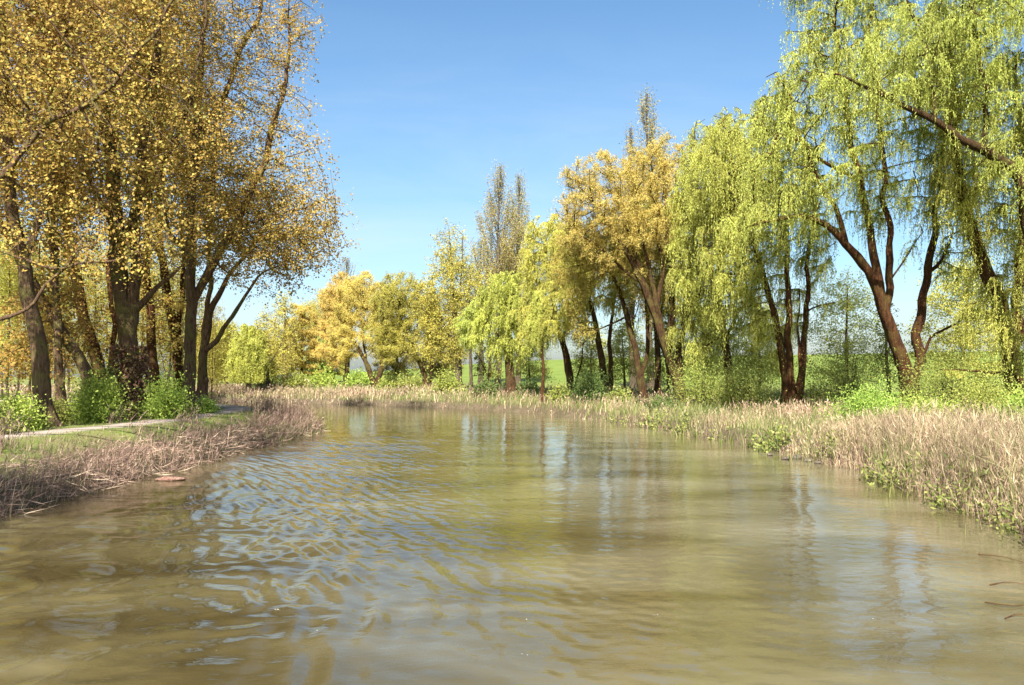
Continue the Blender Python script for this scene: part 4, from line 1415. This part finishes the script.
p = unproj(171, 479.5, 2090 / 103.5)
lump('floating_debris', (p[0], p[1], .03), (.36, .12, .06), 'drift', 9, 'pale pinkish piece of debris lying in the water against the left bank', 'debris', rz=.1)
STN = 'stones at the foot of the right bank'
for k, (px, py, sz, lb) in enumerate([(786, 459, .11, 'leftmost small pale stone below the bank where the tall reeds begin'), (797, 458, .15, 'largest pale stone below the bank where the tall reeds begin'),
                                      (808, 461, .12, 'mid sized pale stone right of the largest stone'), (818, 463, .09, 'smallest pale stone at the right end of the stones'), (770, 455, .09, 'pale stone lying apart, farthest from the tall reeds')]):
    D = 2090 / (py - HORIZON)
    q_ = unproj(px, py, D)
    lump('stone', (q_[0], q_[1], max(.03, hz(q_[0], q_[1]) + .02)), (sz * 1.2, sz, sz * .6), 'stone', 20 + k, lb, 'stone', STN, rz=k)


def stick(name, pts, r, mat, label, cat, group, seed):
    mb = MB()
    p = smooth_line(resample(np.array(pts, float), .06), 3)
    tube(mb, p, np.linspace(r, r * .45, len(p)), 6, np.random.default_rng(seed), .08)
    return tag(mb.build(name, M[mat], smooth=True), label, cat, group)


def at(px, py, D):
    return unproj(px, py, D)


ST = 'dead stalks leaning out of the right reeds'
stick('dry_stalk', [at(941, 455, 15.2), at(943, 472, 15.0), at(950, 490, 14.8), at(954, 499, 14.7)], .010, 'stalk', 'bleached upright stalk bending out of the tall reeds near the right edge', 'stalk', ST, 1)
stick('dry_stalk', [at(828, 446, 19.5), at(850, 461, 18.9), at(872, 468, 18.3), at(888, 480, 17.6), at(906, 492, 16.6)], .011, 'stalk', 'longest dead stalk lying slantwise down to the water', 'stalk', ST, 2)
stick('dry_stalk', [at(984, 482, 13.2), at(992, 502, 13.0), at(1003, 524, 12.9)], .008, 'stalk', 'pale stalk rightmost of the leaning ones', 'stalk', ST, 3)
stick('dry_stalk', [at(812, 438, 22.5), at(822, 458, 21.4), at(832, 466, 20.8)], .010, 'stalk', 'short dead stalk arching over above the stones', 'stalk', ST, 4)
stick('dry_stalk', [at(972, 488, 13.6), at(978, 512, 13.3), at(982, 530, 13.1)], .007, 'stalk', 'thin dead stalk hanging just left of the rightmost one', 'stalk', ST, 5)
TW = 'orange brown twigs floating by the right bank'
for k, (a, b, c, lb) in enumerate([((978, 553), (1000, 556), (1024, 561), 'orange brown twig farthest from the camera, afloat below the right reeds'), ((990, 583), (1008, 581), (1030, 583), 'orange brown twig second in the row of floating twigs'),
                                   ((985, 600), (1005, 605), (1030, 603), 'longer orange brown twig with a side shoot floating near the right edge'), ((1005, 616), (1018, 612), (1034, 616), 'nearest floating orange brown twig at the right edge')]):
    pts = []
    for px, py in (a, b, c):
        D = 2090 / (py - HORIZON)
        q_ = at(px, py, D); q_[2] = .012
        pts.append(q_)
    pts[1][2] = .03
    stick('floating_twig', pts, .007, 'twig', lb, 'twig', TW, 30 + k)

# specks of froth on the water
m, nt, out = new_mat('froth')
pb = node(nt, 'ShaderNodeBsdfPrincipled')
pb.inputs['Base Color'].default_value = (.75, .73, .66, 1)
pb.inputs['Roughness'].default_value = .6
nt.links.new(pb.outputs[0], out.inputs[0])
M['froth'] = m
rg = np.random.default_rng(8)
mb = MB()
spots = np.vstack([np.column_stack([rg.normal(-1.9, .5, 6), rg.normal(8.4, .7, 6)]), np.column_stack([rg.uniform(-1, 5, 4), rg.uniform(6.8, 10, 4)])])
zz = waves(spots)
for (x, y), z in zip(spots, zz):
    k = rg.integers(1, 4)
    for _ in range(k):
        r_ = rg.uniform(.002, .005)
        c = np.array([x + rg.normal(0, .02), y + rg.normal(0, .02), z + .003])
        th = np.linspace(0, math.pi / 2, 4)[:, None]; ph = np.arange(6) * math.pi / 3
        vv = np.stack([np.cos(th) * np.cos(ph) * r_ * 1.3, np.cos(th) * np.sin(ph) * r_, np.sin(th) * np.ones(6) * r_ * .5], -1).reshape(-1, 3) + c
        i = np.arange(3)[:, None] * 6; j = np.arange(6); j2 = (j + 1) % 6
        mb.add(vv, np.stack([i + j, i + j2, i + 6 + j2, i + 6 + j], -1).reshape(-1, 4))
tag(mb.build('foam', M['froth'], smooth=True), 'tiny white specks of froth adrift on the near water', kind='stuff')


# ------------------------------------------------------------------ sky, sun, camera
w = bpy.data.worlds.new('World')
scene.world = w
w.use_nodes = True
nt = w.node_tree
nt.nodes.clear()
wo = node(nt, 'ShaderNodeOutputWorld')
bg = node(nt, 'ShaderNodeBackground')
sky = node(nt, 'ShaderNodeTexSky', sky_type='NISHITA', sun_disc=False)
sky.sun_elevation = SUN_EL
sky.sun_rotation = SUN_AZ
sky.air_density = 1.0
sky.dust_density = 2.0
sky.ozone_density = 3.0
bg.inputs['Strength'].default_value = .069
hs = node(nt, 'ShaderNodeHueSaturation')                # camera white balance of the photograph: a cleaner blue
hs.inputs['Hue'].default_value = .493
hs.inputs['Saturation'].default_value = 1.12
nt.links.new(sky.outputs[0], hs.inputs['Color'])
tcw = node(nt, 'ShaderNodeTexCoord')
mpw = node(nt, 'ShaderNodeMapping')
mpw.inputs['Scale'].default_value = (1.4, 1.4, 6)
mpw.inputs['Rotation'].default_value = (0, .25, 0)
nt.links.new(tcw.outputs['Generated'], mpw.inputs[0])
nzw = noise(nt, 1.6, 5, .6, mpw.outputs[0], .4)
sxw = node(nt, 'ShaderNodeSeparateXYZ')
nt.links.new(tcw.outputs['Generated'], sxw.inputs[0])
lowm = node(nt, 'ShaderNodeMapRange')
lowm.inputs['From Min'].default_value = .42
lowm.inputs['From Max'].default_value = .08
nt.links.new(sxw.outputs['Z'], lowm.inputs['Value'])
stm = node(nt, 'ShaderNodeMapRange')
stm.inputs['From Min'].default_value = .4
stm.inputs['From Max'].default_value = .75
stm.inputs['To Max'].default_value = .55
nt.links.new(nzw.outputs['Fac'], stm.inputs['Value'])
mlw = node(nt, 'ShaderNodeMath', operation='MULTIPLY')
nt.links.new(lowm.outputs[0], mlw.inputs[0])
nt.links.new(stm.outputs[0], mlw.inputs[1])
mxw = node(nt, 'ShaderNodeMix', data_type='RGBA')
nt.links.new(mlw.outputs[0], mxw.inputs[0])
nt.links.new(hs.outputs[0], mxw.inputs[6])
mxw.inputs[7].default_value = (4.3, 4.7, 5.0, 1)
nt.links.new(mxw.outputs[2], bg.inputs['Color'])
nt.links.new(bg.outputs[0], wo.inputs[0])

sd = bpy.data.lights.new('sun', 'SUN')
sd.energy = 5.0
sd.angle = math.radians(.53)
sd.color = (1, .94, .84)
so = bpy.data.objects.new('sun', sd)
col.objects.link(so)
from mathutils import Vector
sv = Vector((math.sin(SUN_AZ) * math.cos(SUN_EL), math.cos(SUN_AZ) * math.cos(SUN_EL), math.sin(SUN_EL)))
so.rotation_euler = sv.to_track_quat('Z', 'Y').to_euler()
so.location = sv * 60

cd = bpy.data.cameras.new('camera')
cd.sensor_width = 36
cd.lens = 36 * F_PX / 1024
cd.clip_start = .1
cd.clip_end = 3000
co = bpy.data.objects.new('camera', cd)
co.location = (0, 0, CAM_H)
co.rotation_euler = (math.pi / 2 + PITCH, 0, 0)
col.objects.link(co)
scene.camera = co

vs = scene.view_settings
vs.view_transform = 'Standard'
vs.look = 'None'
vs.exposure = 1.68
vs.gamma = 1
vs.use_curve_mapping = False
scene.cycles.max_bounces = 8
scene.cycles.diffuse_bounces = 5
scene.cycles.glossy_bounces = 3
scene.cycles.transmission_bounces = 3
scene.cycles.caustics_reflective = False
scene.cycles.caustics_refractive = False
